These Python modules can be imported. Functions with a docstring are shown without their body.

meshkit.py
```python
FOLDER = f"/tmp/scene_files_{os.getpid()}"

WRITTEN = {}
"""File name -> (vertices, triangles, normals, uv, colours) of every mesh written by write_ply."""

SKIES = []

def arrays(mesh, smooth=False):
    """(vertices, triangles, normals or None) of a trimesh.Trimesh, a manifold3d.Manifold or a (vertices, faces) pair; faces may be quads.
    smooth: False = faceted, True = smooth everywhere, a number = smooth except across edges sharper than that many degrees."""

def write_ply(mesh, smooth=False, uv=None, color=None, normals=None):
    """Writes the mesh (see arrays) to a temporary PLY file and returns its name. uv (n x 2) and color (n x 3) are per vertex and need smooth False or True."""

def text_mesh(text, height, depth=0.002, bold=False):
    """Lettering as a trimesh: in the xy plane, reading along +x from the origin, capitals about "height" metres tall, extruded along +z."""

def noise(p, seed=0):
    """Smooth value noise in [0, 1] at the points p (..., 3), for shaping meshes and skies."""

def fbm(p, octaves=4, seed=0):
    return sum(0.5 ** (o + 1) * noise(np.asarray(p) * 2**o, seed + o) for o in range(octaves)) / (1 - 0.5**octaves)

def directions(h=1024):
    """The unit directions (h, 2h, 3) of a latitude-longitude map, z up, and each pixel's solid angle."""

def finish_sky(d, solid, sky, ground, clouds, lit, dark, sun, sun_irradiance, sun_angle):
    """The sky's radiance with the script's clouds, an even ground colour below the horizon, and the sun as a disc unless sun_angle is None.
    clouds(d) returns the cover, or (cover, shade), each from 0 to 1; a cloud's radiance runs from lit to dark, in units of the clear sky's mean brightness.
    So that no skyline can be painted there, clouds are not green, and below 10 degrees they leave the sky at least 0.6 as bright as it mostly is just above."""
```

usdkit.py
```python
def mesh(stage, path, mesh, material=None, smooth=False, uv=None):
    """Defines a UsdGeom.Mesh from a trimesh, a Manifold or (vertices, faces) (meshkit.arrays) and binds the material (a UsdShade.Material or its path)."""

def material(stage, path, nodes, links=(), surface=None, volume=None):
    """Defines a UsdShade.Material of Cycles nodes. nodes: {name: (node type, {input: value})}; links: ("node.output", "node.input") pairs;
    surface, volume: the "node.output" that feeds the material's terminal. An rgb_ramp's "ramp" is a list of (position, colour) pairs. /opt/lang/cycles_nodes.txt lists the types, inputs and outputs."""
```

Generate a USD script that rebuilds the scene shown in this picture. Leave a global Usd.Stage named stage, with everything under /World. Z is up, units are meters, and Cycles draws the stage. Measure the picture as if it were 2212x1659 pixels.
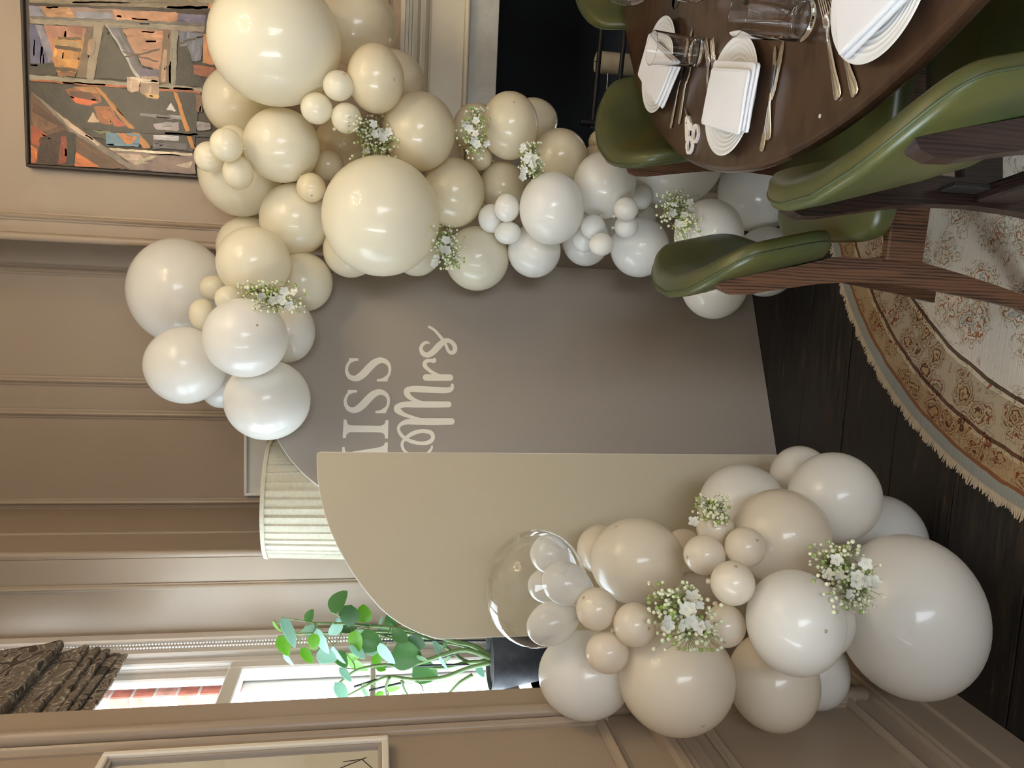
import math, random
import numpy as np, trimesh, manifold3d as m3
import shapely.geometry as sg, shapely.ops as so
import usdkit, meshkit
from pxr import Usd, UsdGeom, UsdLux, Gf, Sdf, Vt, UsdShade

# light and exposure
EXPO, SKY, DAY1, DAY2, DAY3, BULB, BULBCOL = 0.28, 2.2, 1.5, 12.0, 11.5, 225.0, (1.0, 0.79, 0.50)

random.seed(7)
rng = np.random.default_rng(7)
stage = Usd.Stage.CreateInMemory()
UsdGeom.SetStageUpAxis(stage, 'Z')
UsdGeom.Xform.Define(stage, '/World')

# ---------------------------------------------------------------- camera (the photograph is lying on its side: image right = down)
F, H, CX, CY = 1640.0, 1.58, 829.5, 1106.0
YAW, PIT, ROLL = np.radians([-7.44, 10.29, -1.33])
_f = np.array([np.sin(YAW) * np.cos(PIT), np.cos(YAW) * np.cos(PIT), -np.sin(PIT)])
_r = np.array([np.cos(YAW), -np.sin(YAW), 0.0])
_d = np.cross(_f, _r)
RIGHT = np.cos(ROLL) * _r + np.sin(ROLL) * _d
DOWN = -np.sin(ROLL) * _r + np.cos(ROLL) * _d
FWD = _f
EYE = np.array([0, 0, H])
cam = UsdGeom.Camera.Define(stage, '/World/camera')
cam.CreateProjectionAttr('perspective')
cam.CreateHorizontalApertureAttr(36.0)
cam.CreateVerticalApertureAttr(27.0)
cam.CreateFocalLengthAttr(36.0 * F / 2212.0)
cam.CreateClippingRangeAttr(Gf.Vec2f(0.05, 200))
cam.CreateExposureAttr(EXPO)
m = Gf.Matrix4d(*[*DOWN, 0], *[*RIGHT, 0], *[*(-FWD), 0], *[*EYE, 1])
UsdGeom.Xformable(cam).AddTransformOp().Set(m)

# ---------------------------------------------------------------- daylight: overcast sky and the two sash windows' daylight, plus an added front fill
dome = UsdLux.DomeLight.Define(stage, '/World/sky')
dome.CreateColorAttr(Gf.Vec3f(0.76, 0.87, 1.0))
dome.CreateIntensityAttr(SKY)


def rect_light(name, centre, aim, up, w, h, power, color):
    l = UsdLux.RectLight.Define(stage, '/World/' + name)
    l.CreateWidthAttr(w); l.CreateHeightAttr(h)
    l.CreateIntensityAttr(power); l.CreateColorAttr(Gf.Vec3f(*color))
    z = -np.array(aim, float); z /= np.linalg.norm(z)
    x = np.cross(up, z); x /= np.linalg.norm(x); y = np.cross(z, x)
    UsdGeom.Xformable(l).AddTransformOp().Set(Gf.Matrix4d(*[*x, 0], *[*y, 0], *[*z, 0], *[*centre, 1]))


rect_light('daylight_window_far', (-1.95, 1.85, 2.25), (1, 0.5, -0.12), (0, 0, 1), 1.7, 1.9, DAY1, (0.72, 0.85, 1.0))
rect_light('daylight_window_near', (-1.62, -0.05, 2.0), (1, 0.12, -0.12), (0, 0, 1), 1.5, 2.2, DAY2, (0.80, 0.90, 1.0))

rect_light('added_front_fill', (0.85, -2.27, 1.25), (-0.12, 1, -0.05), (0, 0, 1), 1.1, 2.1, DAY3, (0.80, 0.89, 1.0))  # unseen cool front fill added behind the camera; no door stands there


# ---------------------------------------------------------------- helpers
def lin(r, g, b):
    c = np.array([r, g, b], float) / 255
    return tuple(float(v) for v in np.where(c <= 0.04045, c / 12.92, ((c + 0.055) / 1.055) ** 2.4))


def ray(x, y):
    return ((1659 - y - CX) * RIGHT + (x - CY) * DOWN + F * FWD) / F


def at_t(x, y, t): return EYE + ray(x, y) * t
def at_z(x, y, z): r = ray(x, y); return EYE + r * (z - H) / r[2]
def at_y(x, y, Y): r = ray(x, y); return EYE + r * Y / r[1]
def at_x(x, y, X): r = ray(x, y); return EYE + r * X / r[0]


_count = {}


def path_for(name, parent='/World'):
    k = parent + '/' + name
    n = _count.get(k, -1) + 1
    _count[k] = n
    return k if n == 0 else f'{k}_{n:03d}'


def tag(prim, label=None, cat=None, group=None, kind=None):
    for k, v in (('label', label), ('category', cat), ('group', group), ('kind', kind)):
        if v:
            prim.SetCustomDataByKey(k, v)
    return prim


def thing(name, label=None, cat=None, loc=(0, 0, 0), rotz=0, group=None, kind=None):
    x = UsdGeom.Xform.Define(stage, path_for(name))
    x.AddTranslateOp().Set(Gf.Vec3d(*map(float, loc)))
    if rotz:
        x.AddRotateZOp().Set(math.degrees(rotz))
    return tag(x.GetPrim(), label, cat, group, kind)


def part(parent, name, mesh, mat, smooth=False, label=None, kind=None, loc=None, transform=None):
    p = '/World' if parent is None else str(parent.GetPath())
    g = usdkit.mesh(stage, path_for(name, p), mesh, mat, smooth)
    if loc is not None:
        g.AddTranslateOp().Set(Gf.Vec3d(*map(float, loc)))
    return tag(g.GetPrim(), label, kind=kind)


def solo(name, mesh, mat, label, cat, smooth=False, group=None, kind=None):
    return tag(part(None, name, mesh, mat, smooth), label, cat, group, kind)


def dup(src, loc, rotz=0, label=None, group=None):
    was = src.GetCustomData()
    x = UsdGeom.Xform.Define(stage, path_for(src.GetName()))
    x.GetPrim().GetReferences().AddInternalReference(src.GetPath())
    x.ClearXformOpOrder()
    x.AddTranslateOp().Set(Gf.Vec3d(*map(float, loc)))
    x.AddRotateZOp().Set(math.degrees(rotz))
    x.GetPrim().SetInstanceable(True)
    return tag(x.GetPrim(), label or was.get('label'), was.get('category'), group or was.get('group'))


def cat_(*ms):
    out = []
    for q in ms:
        if isinstance(q, (list, tuple)) and not (len(q) == 2 and hasattr(q[0], 'shape')):
            out += [as_tm(k) for k in q]
        else:
            out.append(as_tm(q))
    return trimesh.util.concatenate(out)


def as_tm(q):
    if isinstance(q, trimesh.Trimesh):
        return q
    v, f, _ = meshkit.arrays(q)
    return trimesh.Trimesh(v, f, process=False)


def box(x0, x1, y0, y1, z0, z1, b=0.0):
    x0, x1 = sorted((x0, x1)); y0, y1 = sorted((y0, y1)); z0, z1 = sorted((z0, z1))
    if b <= 0:
        t = trimesh.creation.box([x1 - x0, y1 - y0, z1 - z0]); t.apply_translation([(x0 + x1) / 2, (y0 + y1) / 2, (z0 + z1) / 2]); return t
    b = min(b, (x1 - x0) / 2.1, (y1 - y0) / 2.1, (z1 - z0) / 2.1)
    P = []
    for sx in (0, 1):
        for sy in (0, 1):
            for sz in (0, 1):
                c = np.array([x1 if sx else x0, y1 if sy else y0, z1 if sz else z0], float)
                s = np.array([-1 if sx else 1, -1 if sy else 1, -1 if sz else 1]) * b
                for k in range(3):
                    o = s.copy(); o[k] = 0
                    P.append(c + o)
    return trimesh.convex.convex_hull(np.array(P))


def frame_of(t):
    t = t / np.linalg.norm(t)
    a = np.array([0, 0, 1.0]) if abs(t[2]) < 0.9 else np.array([1.0, 0, 0])
    u = np.cross(t, a); u /= np.linalg.norm(u)
    return u, np.cross(t, u)


def tube(pts, rad, n=8, close=False):
    P = np.asarray(pts, float); N = len(P)
    R = np.full(N, rad) if np.ndim(rad) == 0 else np.asarray(rad, float)
    T = np.gradient(P, axis=0) if not close else np.roll(P, -1, 0) - np.roll(P, 1, 0)
    u, v = frame_of(T[0]); V = []
    for i in range(N):
        t = T[i] / (np.linalg.norm(T[i]) + 1e-12)
        u = u - t * (u @ t); u /= np.linalg.norm(u); v = np.cross(t, u)
        a = np.linspace(0, 2 * np.pi, n, endpoint=False)
        V.append(P[i] + R[i] * (np.cos(a)[:, None] * u + np.sin(a)[:, None] * v))
    return loft(V, close=close)


def loft(rings, close=False, caps=True):
    N, n = len(rings), len(rings[0]); V = np.vstack(rings); Fc = []
    for i in range(N if close else N - 1):
        a, b = i * n, ((i + 1) % N) * n
        k = np.arange(n); k2 = (k + 1) % n
        Fc += [np.stack([a + k, a + k2, b + k2], 1), np.stack([a + k, b + k2, b + k], 1)]
    if not close and caps:
        for base, ring, flip in ((0, rings[0], True), ((N - 1) * n, rings[-1], False)):
            c = len(V); V = np.vstack([V, np.mean(ring, 0)]); k = np.arange(n); k2 = (k + 1) % n
            f = np.stack([np.full(n, c), base + k, base + k2], 1)
            Fc.append(f[:, ::-1] if flip else f)
    t = trimesh.Trimesh(V, np.vstack(Fc), process=False)
    if not caps:
        return t
    if t.volume < 0:
        t.invert()
    return t


def lathe(prof, n=48, loc=(0, 0, 0)):
    a = np.linspace(0, 2 * np.pi, n, endpoint=False)
    rings = [np.stack([r * np.cos(a), r * np.sin(a), np.full(n, z)], 1) for r, z in [(max(r, 1e-5), z) for r, z in prof]]
    t = loft(rings); t.apply_translation(loc); return t


def extrude(poly, h):
    gs = getattr(poly, 'geoms', [poly])
    return trimesh.util.concatenate([trimesh.creation.extrude_polygon(g, h, engine='earcut') for g in gs if g.area > 0])


def to_frame(tm, o, ex, ey, ez):
    t = tm.copy(); M = np.eye(4); M[:3, 0], M[:3, 1], M[:3, 2], M[:3, 3] = ex, ey, ez, o
    t.apply_transform(M); return t


def sweep(profile, a, b, out, up):
    """profile [(out, up)] swept in a straight line from a to b."""
    a, b, out, up = (np.asarray(q, float) for q in (a, b, out, up))
    return loft([np.array([p + out * o + up * u for o, u in profile]) for p in (a, b)])


def ribbon(path):
    """variable-width brush stroke: path [(x, y, halfwidth)]"""
    pts = np.array(path, float)
    # smooth through Catmull-Rom
    P = np.vstack([pts[0], pts, pts[-1]]); S = []
    for i in range(1, len(P) - 2):
        for t in np.linspace(0, 1, 7, endpoint=False):
            p0, p1, p2, p3 = P[i - 1:i + 3]
            S.append(0.5 * ((2 * p1) + (-p0 + p2) * t + (2 * p0 - 5 * p1 + 4 * p2 - p3) * t * t + (-p0 + 3 * p1 - 3 * p2 + p3) * t ** 3))
    S.append(pts[-1])
    cs = [sg.Point(x, y).buffer(max(w, 1), 10) for x, y, w in S]
    return so.unary_union([so.unary_union([cs[i], cs[i + 1]]).convex_hull for i in range(len(cs) - 1)])


# ---------------------------------------------------------------- materials
LOOKS = '/World/Looks/'


def plain(name, col, rough=0.5, spec=0.5, metal=0.0, bump=None, var=0.0, vscale=6.0, coat=0.0, sheen=0.0):
    nodes = {'p': ('principled_bsdf', {'base_color': col, 'roughness': rough, 'specular_ior_level': spec, 'metallic': metal, 'coat_weight': coat, 'sheen_weight': sheen})}
    links = []
    if var or bump:
        nodes['g'] = ('texture_coordinate', {})
    if var:
        nodes['n'] = ('noise_texture', {'scale': vscale, 'detail': 5.0})
        nodes['r'] = ('rgb_ramp', {'ramp': [(0.3, tuple(c * (1 - var) for c in col)), (0.7, tuple(min(1, c * (1 + var)) for c in col))]})
        links += [('g.object', 'n.vector'), ('n.fac', 'r.fac'), ('r.color', 'p.base_color')]
    if bump:
        nodes['bn'] = ('noise_texture', {'scale': bump[0], 'detail': 4.0}); nodes['b'] = ('bump', {'strength': bump[1], 'distance': bump[2] if len(bump) > 2 else 0.002})
        links += [('g.object', 'bn.vector'), ('bn.fac', 'b.height'), ('b.normal', 'p.normal')]
    return usdkit.material(stage, LOOKS + name, nodes, links, surface='p.BSDF')


def latex(name, col, rough=0.2, trans=0.36):
    return usdkit.material(stage, LOOKS + name, {
        'p': ('principled_bsdf', {'base_color': col, 'roughness': rough + 0.1, 'specular_ior_level': 0.45, 'coat_weight': 0.5, 'coat_roughness': 0.06}),
        't': ('translucent_bsdf', {'color': col}), 'm': ('mix_closure', {'fac': trans})},
        [('p.BSDF', 'm.closure1'), ('t.BSDF', 'm.closure2')], surface='m.closure')


def wood(name, light, dark, scale, axis_stretch, rough=0.35, distort=3.0, ring=0.0):
    return usdkit.material(stage, LOOKS + name, {
        'g': ('texture_coordinate', {}), 'mp': ('mapping', {'scale': axis_stretch}),
        'n': ('noise_texture', {'scale': scale, 'detail': 7.0, 'roughness': 0.62, 'distortion': distort * 0.12}),
        'w': ('wave_texture', {'wave_type': 'bands', 'bands_direction': 'x', 'scale': scale * 0.7, 'distortion': distort * 2.0, 'detail': 4.0, 'detail_scale': 0.9}),
        'mx': ('mix_float', {'fac': 0.25}),
        'r': ('rgb_ramp', {'ramp': [(0.36, dark), (0.47, tuple((a * 0.6 + b * 0.4) for a, b in zip(light, dark))), (0.66, light)]}),
        'b': ('bump', {'strength': 0.12, 'distance': 0.002}),
        'p': ('principled_bsdf', {'roughness': rough, 'specular_ior_level': 0.5})},
        [('g.object', 'mp.vector'), ('mp.vector', 'n.vector'), ('mp.vector', 'w.vector'), ('n.fac', 'mx.a'), ('w.fac', 'mx.b'), ('mx.value', 'r.fac') if False else ('mx.result', 'r.fac'),
         ('r.color', 'p.base_color'), ('n.fac', 'b.height'), ('b.normal', 'p.normal')], surface='p.BSDF')


M = {}
M['paint'] = plain('taupe_paint', lin(158, 139, 119), 0.38, 0.45, bump=(60.0, 0.05, 0.001))
M['ceiling'] = plain('ceiling_paint', lin(225, 220, 212), 0.7)
M['stone'] = plain('mantel_paint', lin(200, 185, 156), 0.42, bump=(40.0, 0.06, 0.001))
M['black'] = plain('soot_black', (0.006, 0.006, 0.006), 0.75, 0.2)
M['iron'] = plain('cast_iron', (0.018, 0.016, 0.015), 0.5, 0.4)
M['marble'] = usdkit.material(stage, LOOKS + 'marble', {
    'g': ('texture_coordinate', {}), 'n': ('noise_texture', {'scale': 4.0, 'detail': 9.0, 'roughness': 0.65, 'distortion': 1.6}),
    'r': ('rgb_ramp', {'ramp': [(0.30, lin(110, 106, 98)), (0.38, lin(166, 160, 146)), (0.6, lin(182, 175, 160))]}),
    'p': ('principled_bsdf', {'roughness': 0.25})},
    [('g.object', 'n.vector'), ('n.fac', 'r.fac'), ('r.color', 'p.base_color')], surface='p.BSDF')
M['floor'] = usdkit.material(stage, LOOKS + 'dark_floor', {
    'g': ('geometry', {}), 'mp': ('mapping', {'scale': (1.0, 9.0, 1.0)}),
    'n': ('noise_texture', {'scale': 6.0, 'detail': 8.0, 'roughness': 0.65}),
    'n2': ('noise_texture', {'scale': 1.6, 'detail': 3.0}),
    'r': ('rgb_ramp', {'ramp': [(0.32, (0.010, 0.0095, 0.009)), (0.5, (0.020, 0.0165, 0.014)), (0.63, (0.045, 0.029, 0.019)), (0.74, (0.20, 0.125, 0.07))]}),
    'r2': ('rgb_ramp', {'ramp': [(0.35, (0.35, 0.35, 0.35)), (0.65, (1, 1, 1))]}),
    'mm': ('mix_color', {'blend_type': 'multiply', 'fac': 0.75}),
    'rr': ('rgb_ramp', {'ramp': [(0.3, (0.32, 0.32, 0.32)), (0.75, (0.6, 0.6, 0.6))]}),
    'b': ('bump', {'strength': 0.35, 'distance': 0.003}),
    'p': ('principled_bsdf', {'roughness': 0.42, 'specular_ior_level': 0.4})},
    [('g.position', 'mp.vector'), ('mp.vector', 'n.vector'), ('g.position', 'n2.vector'), ('n.fac', 'r.fac'), ('n2.fac', 'r2.fac'), ('r.color', 'mm.a'), ('r2.color', 'mm.b'),
     ('mm.result', 'p.base_color'), ('n.fac', 'rr.fac'), ('rr.color', 'p.roughness'), ('n.fac', 'b.height'), ('b.normal', 'p.normal')], surface='p.BSDF')
M['board_grey'] = plain('greige_board', lin(158, 147, 136), 0.55, 0.35)
M['board_cream'] = plain('sand_board', lin(194, 184, 160), 0.5, 0.35)
M['board_edge'] = plain('board_edge', lin(232, 230, 222), 0.5, 0.35)
M['letter'] = plain('vinyl_letter', lin(232, 224, 208), 0.4, 0.4)
M['white'] = latex('latex_white', lin(246, 243, 236), 0.22)
M['ivory'] = latex('latex_ivory', lin(246, 239, 217), 0.2)
M['cream'] = latex('latex_cream', lin(241, 228, 197), 0.18)
M['sand'] = latex('latex_sand', lin(243, 233, 215), 0.2)
M['spot'] = plain('latex_spot', lin(176, 158, 132), 0.35)
M['clear'] = usdkit.material(stage, LOOKS + 'clear_film', {
    'lw': ('layer_weight', {'blend': 0.5}), 't': ('transparent_bsdf', {'color': (0.985, 0.985, 0.975)}), 'g': ('glossy_bsdf', {'color': (1, 1, 1), 'roughness': 0.04}),
    'pw': ('math', {'math_type': 'power', 'value2': 3.0}), 'mr': ('math', {'math_type': 'multiply_add', 'value2': 0.55, 'value3': 0.035, 'use_clamp': True}), 'm': ('mix_closure', {})},
    [('lw.facing', 'pw.value1'), ('pw.value', 'mr.value1'), ('mr.value', 'm.fac'), ('t.BSDF', 'm.closure1'), ('g.BSDF', 'm.closure2')], surface='m.closure')
M['pearl'] = usdkit.material(stage, LOOKS + 'pearl_latex', {
    'p': ('principled_bsdf', {'base_color': lin(240, 238, 232), 'roughness': 0.16, 'coat_weight': 0.3, 'coat_roughness': 0.05}), 't': ('transparent_bsdf', {'color': (0.96, 0.96, 0.95)}),
    'lw': ('layer_weight', {'blend': 0.45}), 'mr': ('math', {'math_type': 'multiply_add', 'value2': 0.5, 'value3': 0.42, 'use_clamp': True}), 'm': ('mix_closure', {})},
    [('lw.facing', 'mr.value1'), ('mr.value', 'm.fac'), ('t.BSDF', 'm.closure1'), ('p.BSDF', 'm.closure2')], surface='m.closure')
M['leather'] = usdkit.material(stage, LOOKS + 'green_leather', {
    'g': ('texture_coordinate', {}), 'n': ('noise_texture', {'scale': 7.0, 'detail': 5.0, 'roughness': 0.6}), 'n2': ('noise_texture', {'scale': 220.0, 'detail': 2.0}),
    'r': ('rgb_ramp', {'ramp': [(0.3, lin(60, 68, 40)), (0.55, lin(75, 75, 38)), (0.75, lin(92, 78, 33))]}),
    'b': ('bump', {'strength': 0.06, 'distance': 0.001}), 'p': ('principled_bsdf', {'roughness': 0.37, 'specular_ior_level': 0.5})},
    [('g.object', 'n.vector'), ('g.object', 'n2.vector'), ('n.fac', 'r.fac'), ('r.color', 'p.base_color'), ('n2.fac', 'b.height'), ('b.normal', 'p.normal')], surface='p.BSDF')
M['seam'] = plain('leather_seam', lin(62, 70, 42), 0.5)
M['oak'] = wood('stained_oak', lin(100, 66, 44), lin(42, 26, 20), 5.0, (12.0, 5.0, 0.8), 0.36, 4.0)
M['dark_shaded_wood'] = wood('shade_dark_wood', lin(50, 34, 29), lin(24, 18, 17), 5.0, (12.0, 5.0, 0.8), 0.3, 4.0)  # dark table base wood; on the near chair, shade put into the colour
M['table'] = wood('table_wood', lin(72, 51, 36), lin(60, 42, 30), 3.0, (1.0, 9.0, 1.0), 0.2, 2.5)
M['china'] = plain('white_china', lin(226, 225, 224), 0.12, 0.55, coat=0.3)
M['linen'] = plain('white_linen', lin(222, 219, 220), 0.8, 0.2, bump=(500.0, 0.15, 0.0006), sheen=0.2)
M['steel'] = plain('cutlery_steel', (0.72, 0.68, 0.62), 0.14, 0.5, metal=1.0)
M['plastic'] = plain('white_plastic', lin(232, 224, 216), 0.35)
M['glass'] = usdkit.material(stage, LOOKS + 'drinking_glass', {'p': ('principled_bsdf', {'base_color': (1, 1, 1), 'roughness': 0.0, 'transmission_weight': 1.0, 'ior': 1.47})}, surface='p.BSDF')
M['pane'] = usdkit.material(stage, LOOKS + 'window_pane', {
    'lw': ('layer_weight', {'blend': 0.5}), 'pw': ('math', {'math_type': 'power', 'value2': 5.0}), 'fr': ('math', {'math_type': 'multiply_add', 'value2': 0.4, 'value3': 0.03, 'use_clamp': True}), 't': ('transparent_bsdf', {'color': (0.98, 1, 0.99)}), 'g': ('glossy_bsdf', {'roughness': 0.0}), 'm': ('mix_closure', {})},
    [('lw.facing', 'pw.value1'), ('pw.value', 'fr.value1'), ('fr.value', 'm.fac'), ('t.BSDF', 'm.closure1'), ('g.BSDF', 'm.closure2')], surface='m.closure')
M['frame_white'] = plain('pale_frame', lin(222, 212, 196), 0.45)
M['frame_black'] = plain('black_frame', lin(46, 36, 30), 0.45)
M['mat_board'] = plain('mount_board', lin(208, 198, 176), 0.8)
M['pot'] = plain('slate_pot', lin(72, 72, 76), 0.5, var=0.25, vscale=40.0)
M['soil'] = plain('soil', lin(44, 34, 26), 0.9, bump=(80.0, 0.6, 0.01))
M['stem'] = plain('plant_stem', lin(96, 122, 66), 0.5)
M['twig'] = plain('flower_twig', lin(150, 156, 104), 0.6)
M['bud'] = plain('gypsophila_bud', lin(222, 224, 190), 0.6)
M['budgreen'] = plain('green_bud', lin(150, 172, 92), 0.6)
M['petal'] = usdkit.material(stage, LOOKS + 'white_petal', {'p': ('principled_bsdf', {'base_color': lin(238, 236, 226), 'roughness': 0.6}), 't': ('translucent_bsdf', {'color': lin(236, 236, 220)}), 'm': ('mix_closure', {'fac': 0.3})},
                             [('p.BSDF', 'm.closure1'), ('t.BSDF', 'm.closure2')], surface='m.closure')


def leafmat(name, col):
    return usdkit.material(stage, LOOKS + name, {'p': ('principled_bsdf', {'base_color': col, 'roughness': 0.35}), 't': ('translucent_bsdf', {'color': tuple(min(1, c * 1.5) for c in col)}), 'm': ('mix_closure', {'fac': 0.4})},
                           [('p.BSDF', 'm.closure1'), ('t.BSDF', 'm.closure2')], surface='m.closure')


M['leaf0'] = leafmat('leaf_mid', lin(88, 132, 72))
M['leaf1'] = leafmat('leaf_dark', lin(66, 104, 52))
M['leaf2'] = leafmat('leaf_bright', lin(112, 166, 48))
M['leaf3'] = leafmat('leaf_pale', lin(150, 184, 166))
M['stake'] = plain('black_stake', lin(34, 34, 38), 0.5)
M['chain'] = plain('bead_chain', lin(226, 226, 226), 0.3, metal=0.3)
M['shade'] = usdkit.material(stage, LOOKS + 'pleated_linen', {
    'g': ('texture_coordinate', {}), 'n': ('noise_texture', {'scale': 90.0, 'detail': 3.0}), 'r': ('rgb_ramp', {'ramp': [(0.3, lin(206, 198, 174)), (0.7, lin(222, 214, 192))]}),
    'p': ('principled_bsdf', {'roughness': 0.8, 'specular_ior_level': 0.2}), 't': ('translucent_bsdf', {'color': lin(220, 212, 190)}), 'm': ('mix_closure', {'fac': 0.25})},
    [('g.object', 'n.vector'), ('n.fac', 'r.fac'), ('r.color', 'p.base_color'), ('p.BSDF', 'm.closure1'), ('t.BSDF', 'm.closure2')], surface='m.closure')
M['brass'] = plain('aged_brass', (0.45, 0.33, 0.15), 0.35, metal=1.0)
M['bulb'] = usdkit.material(stage, LOOKS + 'warm_bulb', {'e': ('emission', {'color': BULBCOL, 'strength': BULB})}, surface='e.emission')
M['candle'] = plain('candle_wax', lin(214, 204, 180), 0.5)
M['brick'] = plain('red_brick', lin(206, 122, 104), 0.85, var=0.25, vscale=30.0, bump=(60.0, 0.4, 0.004))  # both brick tones paled to stand in for outdoor overexposure
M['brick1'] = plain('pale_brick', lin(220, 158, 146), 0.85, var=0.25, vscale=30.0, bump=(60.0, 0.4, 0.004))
M['mortar'] = plain('mortar', lin(240, 238, 234), 0.9)  # whitened for outdoor glare; also covers the washed-out lower bricks
M['white_wood'] = plain('window_paint', lin(206, 196, 186), 0.35)
M['blind'] = usdkit.material(stage, LOOKS + 'paisley_cloth', {
    'g': ('geometry', {}), 'mp': ('mapping', {'scale': (0.3, 1.0, 1.0)}), 'n': ('noise_texture', {'scale': 13.0, 'detail': 1.5, 'distortion': 1.8}), 'k': ('math', {'math_type': 'multiply', 'value2': 16.0}), 's': ('math', {'math_type': 'sine'}),
    'r': ('rgb_ramp', {'ramp': [(0.0, lin(78, 69, 63)), (0.40, lin(98, 88, 80)), (0.52, lin(190, 180, 166)), (0.70, lin(142, 130, 116)), (1.0, lin(116, 104, 92))]}),
    'mr': ('map_range', {'from_min': -1.0, 'from_max': 1.0, 'to_min': 0.0, 'to_max': 1.0}), 'p': ('principled_bsdf', {'roughness': 0.85, 'specular_ior_level': 0.15})},
    [('g.position', 'mp.vector'), ('mp.vector', 'n.vector'), ('n.fac', 'k.value1'), ('k.value', 's.value1'), ('s.value', 'mr.value'), ('mr.result', 'r.fac'), ('r.color', 'p.base_color')], surface='p.BSDF')
M['fringe'] = plain('rug_fringe', lin(190, 172, 148), 0.9, 0.1)

# ---------------------------------------------------------------- the room
XL, YB, YC, XC, XR, YF, ZC = -1.075, 3.58, 3.25, 0.10, 3.7, -2.3, 3.6
W1 = (1.865, 2.93, 1.0, 3.12)      # far window opening: y0, y1, z0, z1
W2 = (-0.70, 0.62, 0.95, 3.05)     # near window (behind the picture's edge)
WT = 0.37

fl = thing('floor', kind='structure')
Y = 2.3186 - 0.2625 * 18
row = 0
while Y < YB + 0.2:
    y0, y1 = max(Y, YF) + 0.002, min(Y + 0.2625, YB) - 0.002
    if y1 - y0 > 0.02:
        x = -1.075 + 0.0
        off = (row * 1.37) % 2.6
        xs = [XL] + [v for v in np.arange(XL - 2.6 + off, XR, 2.6) if XL + 0.3 < v < XR - 0.3] + [XR]
        for a, b in zip(xs[:-1], xs[1:]):
            part(fl, 'plank', box(a + 0.001, b - 0.001, y0, y1, -0.03, 0.0 - 0.001 * ((row * 7) % 3), 0.0008), M['floor'])
    Y += 0.2625
    row += 1
part(fl, 'subfloor', box(XL, XR, YF, YB, -0.06, -0.031), M['black'])
solo('ceiling', box(XL - WT, XR + 0.1, YF - 0.1, YB + 0.1, ZC, ZC + 0.1), M['ceiling'], None, None, kind='structure')

wl = thing('wall_left', kind='structure')
x0 = XL - WT


def wbox(y0, y1, z0, z1): return box(x0, XL, y0, y1, z0, z1)


part(wl, 'masonry', cat_(wbox(YF, W2[0], 0, ZC), wbox(W2[0], W2[1], 0, W2[2]), wbox(W2[0], W2[1], W2[3], ZC), wbox(W2[1], W1[0], 0, ZC),
                         wbox(W1[0], W1[1], 0, W1[2]), wbox(W1[0], W1[1], W1[3], ZC), wbox(W1[1], YB + 0.1, 0, ZC)), M['paint'])


def bead(w, h, n=7):
    """half-round moulding profile: out, up"""
    a = np.linspace(0, np.pi, n)
    return [(h * math.sin(t), w / 2 * math.cos(t)) for t in a]


def ogee(w, h):
    return [(0, -w / 2), (h * 0.35, -w / 2), (h * 0.45, -w * 0.3), (h * 0.8, -w * 0.2), (h, 0.0), (h * 0.8, w * 0.2), (h * 0.45, w * 0.3), (h * 0.35, w / 2), (0, w / 2)]


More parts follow.
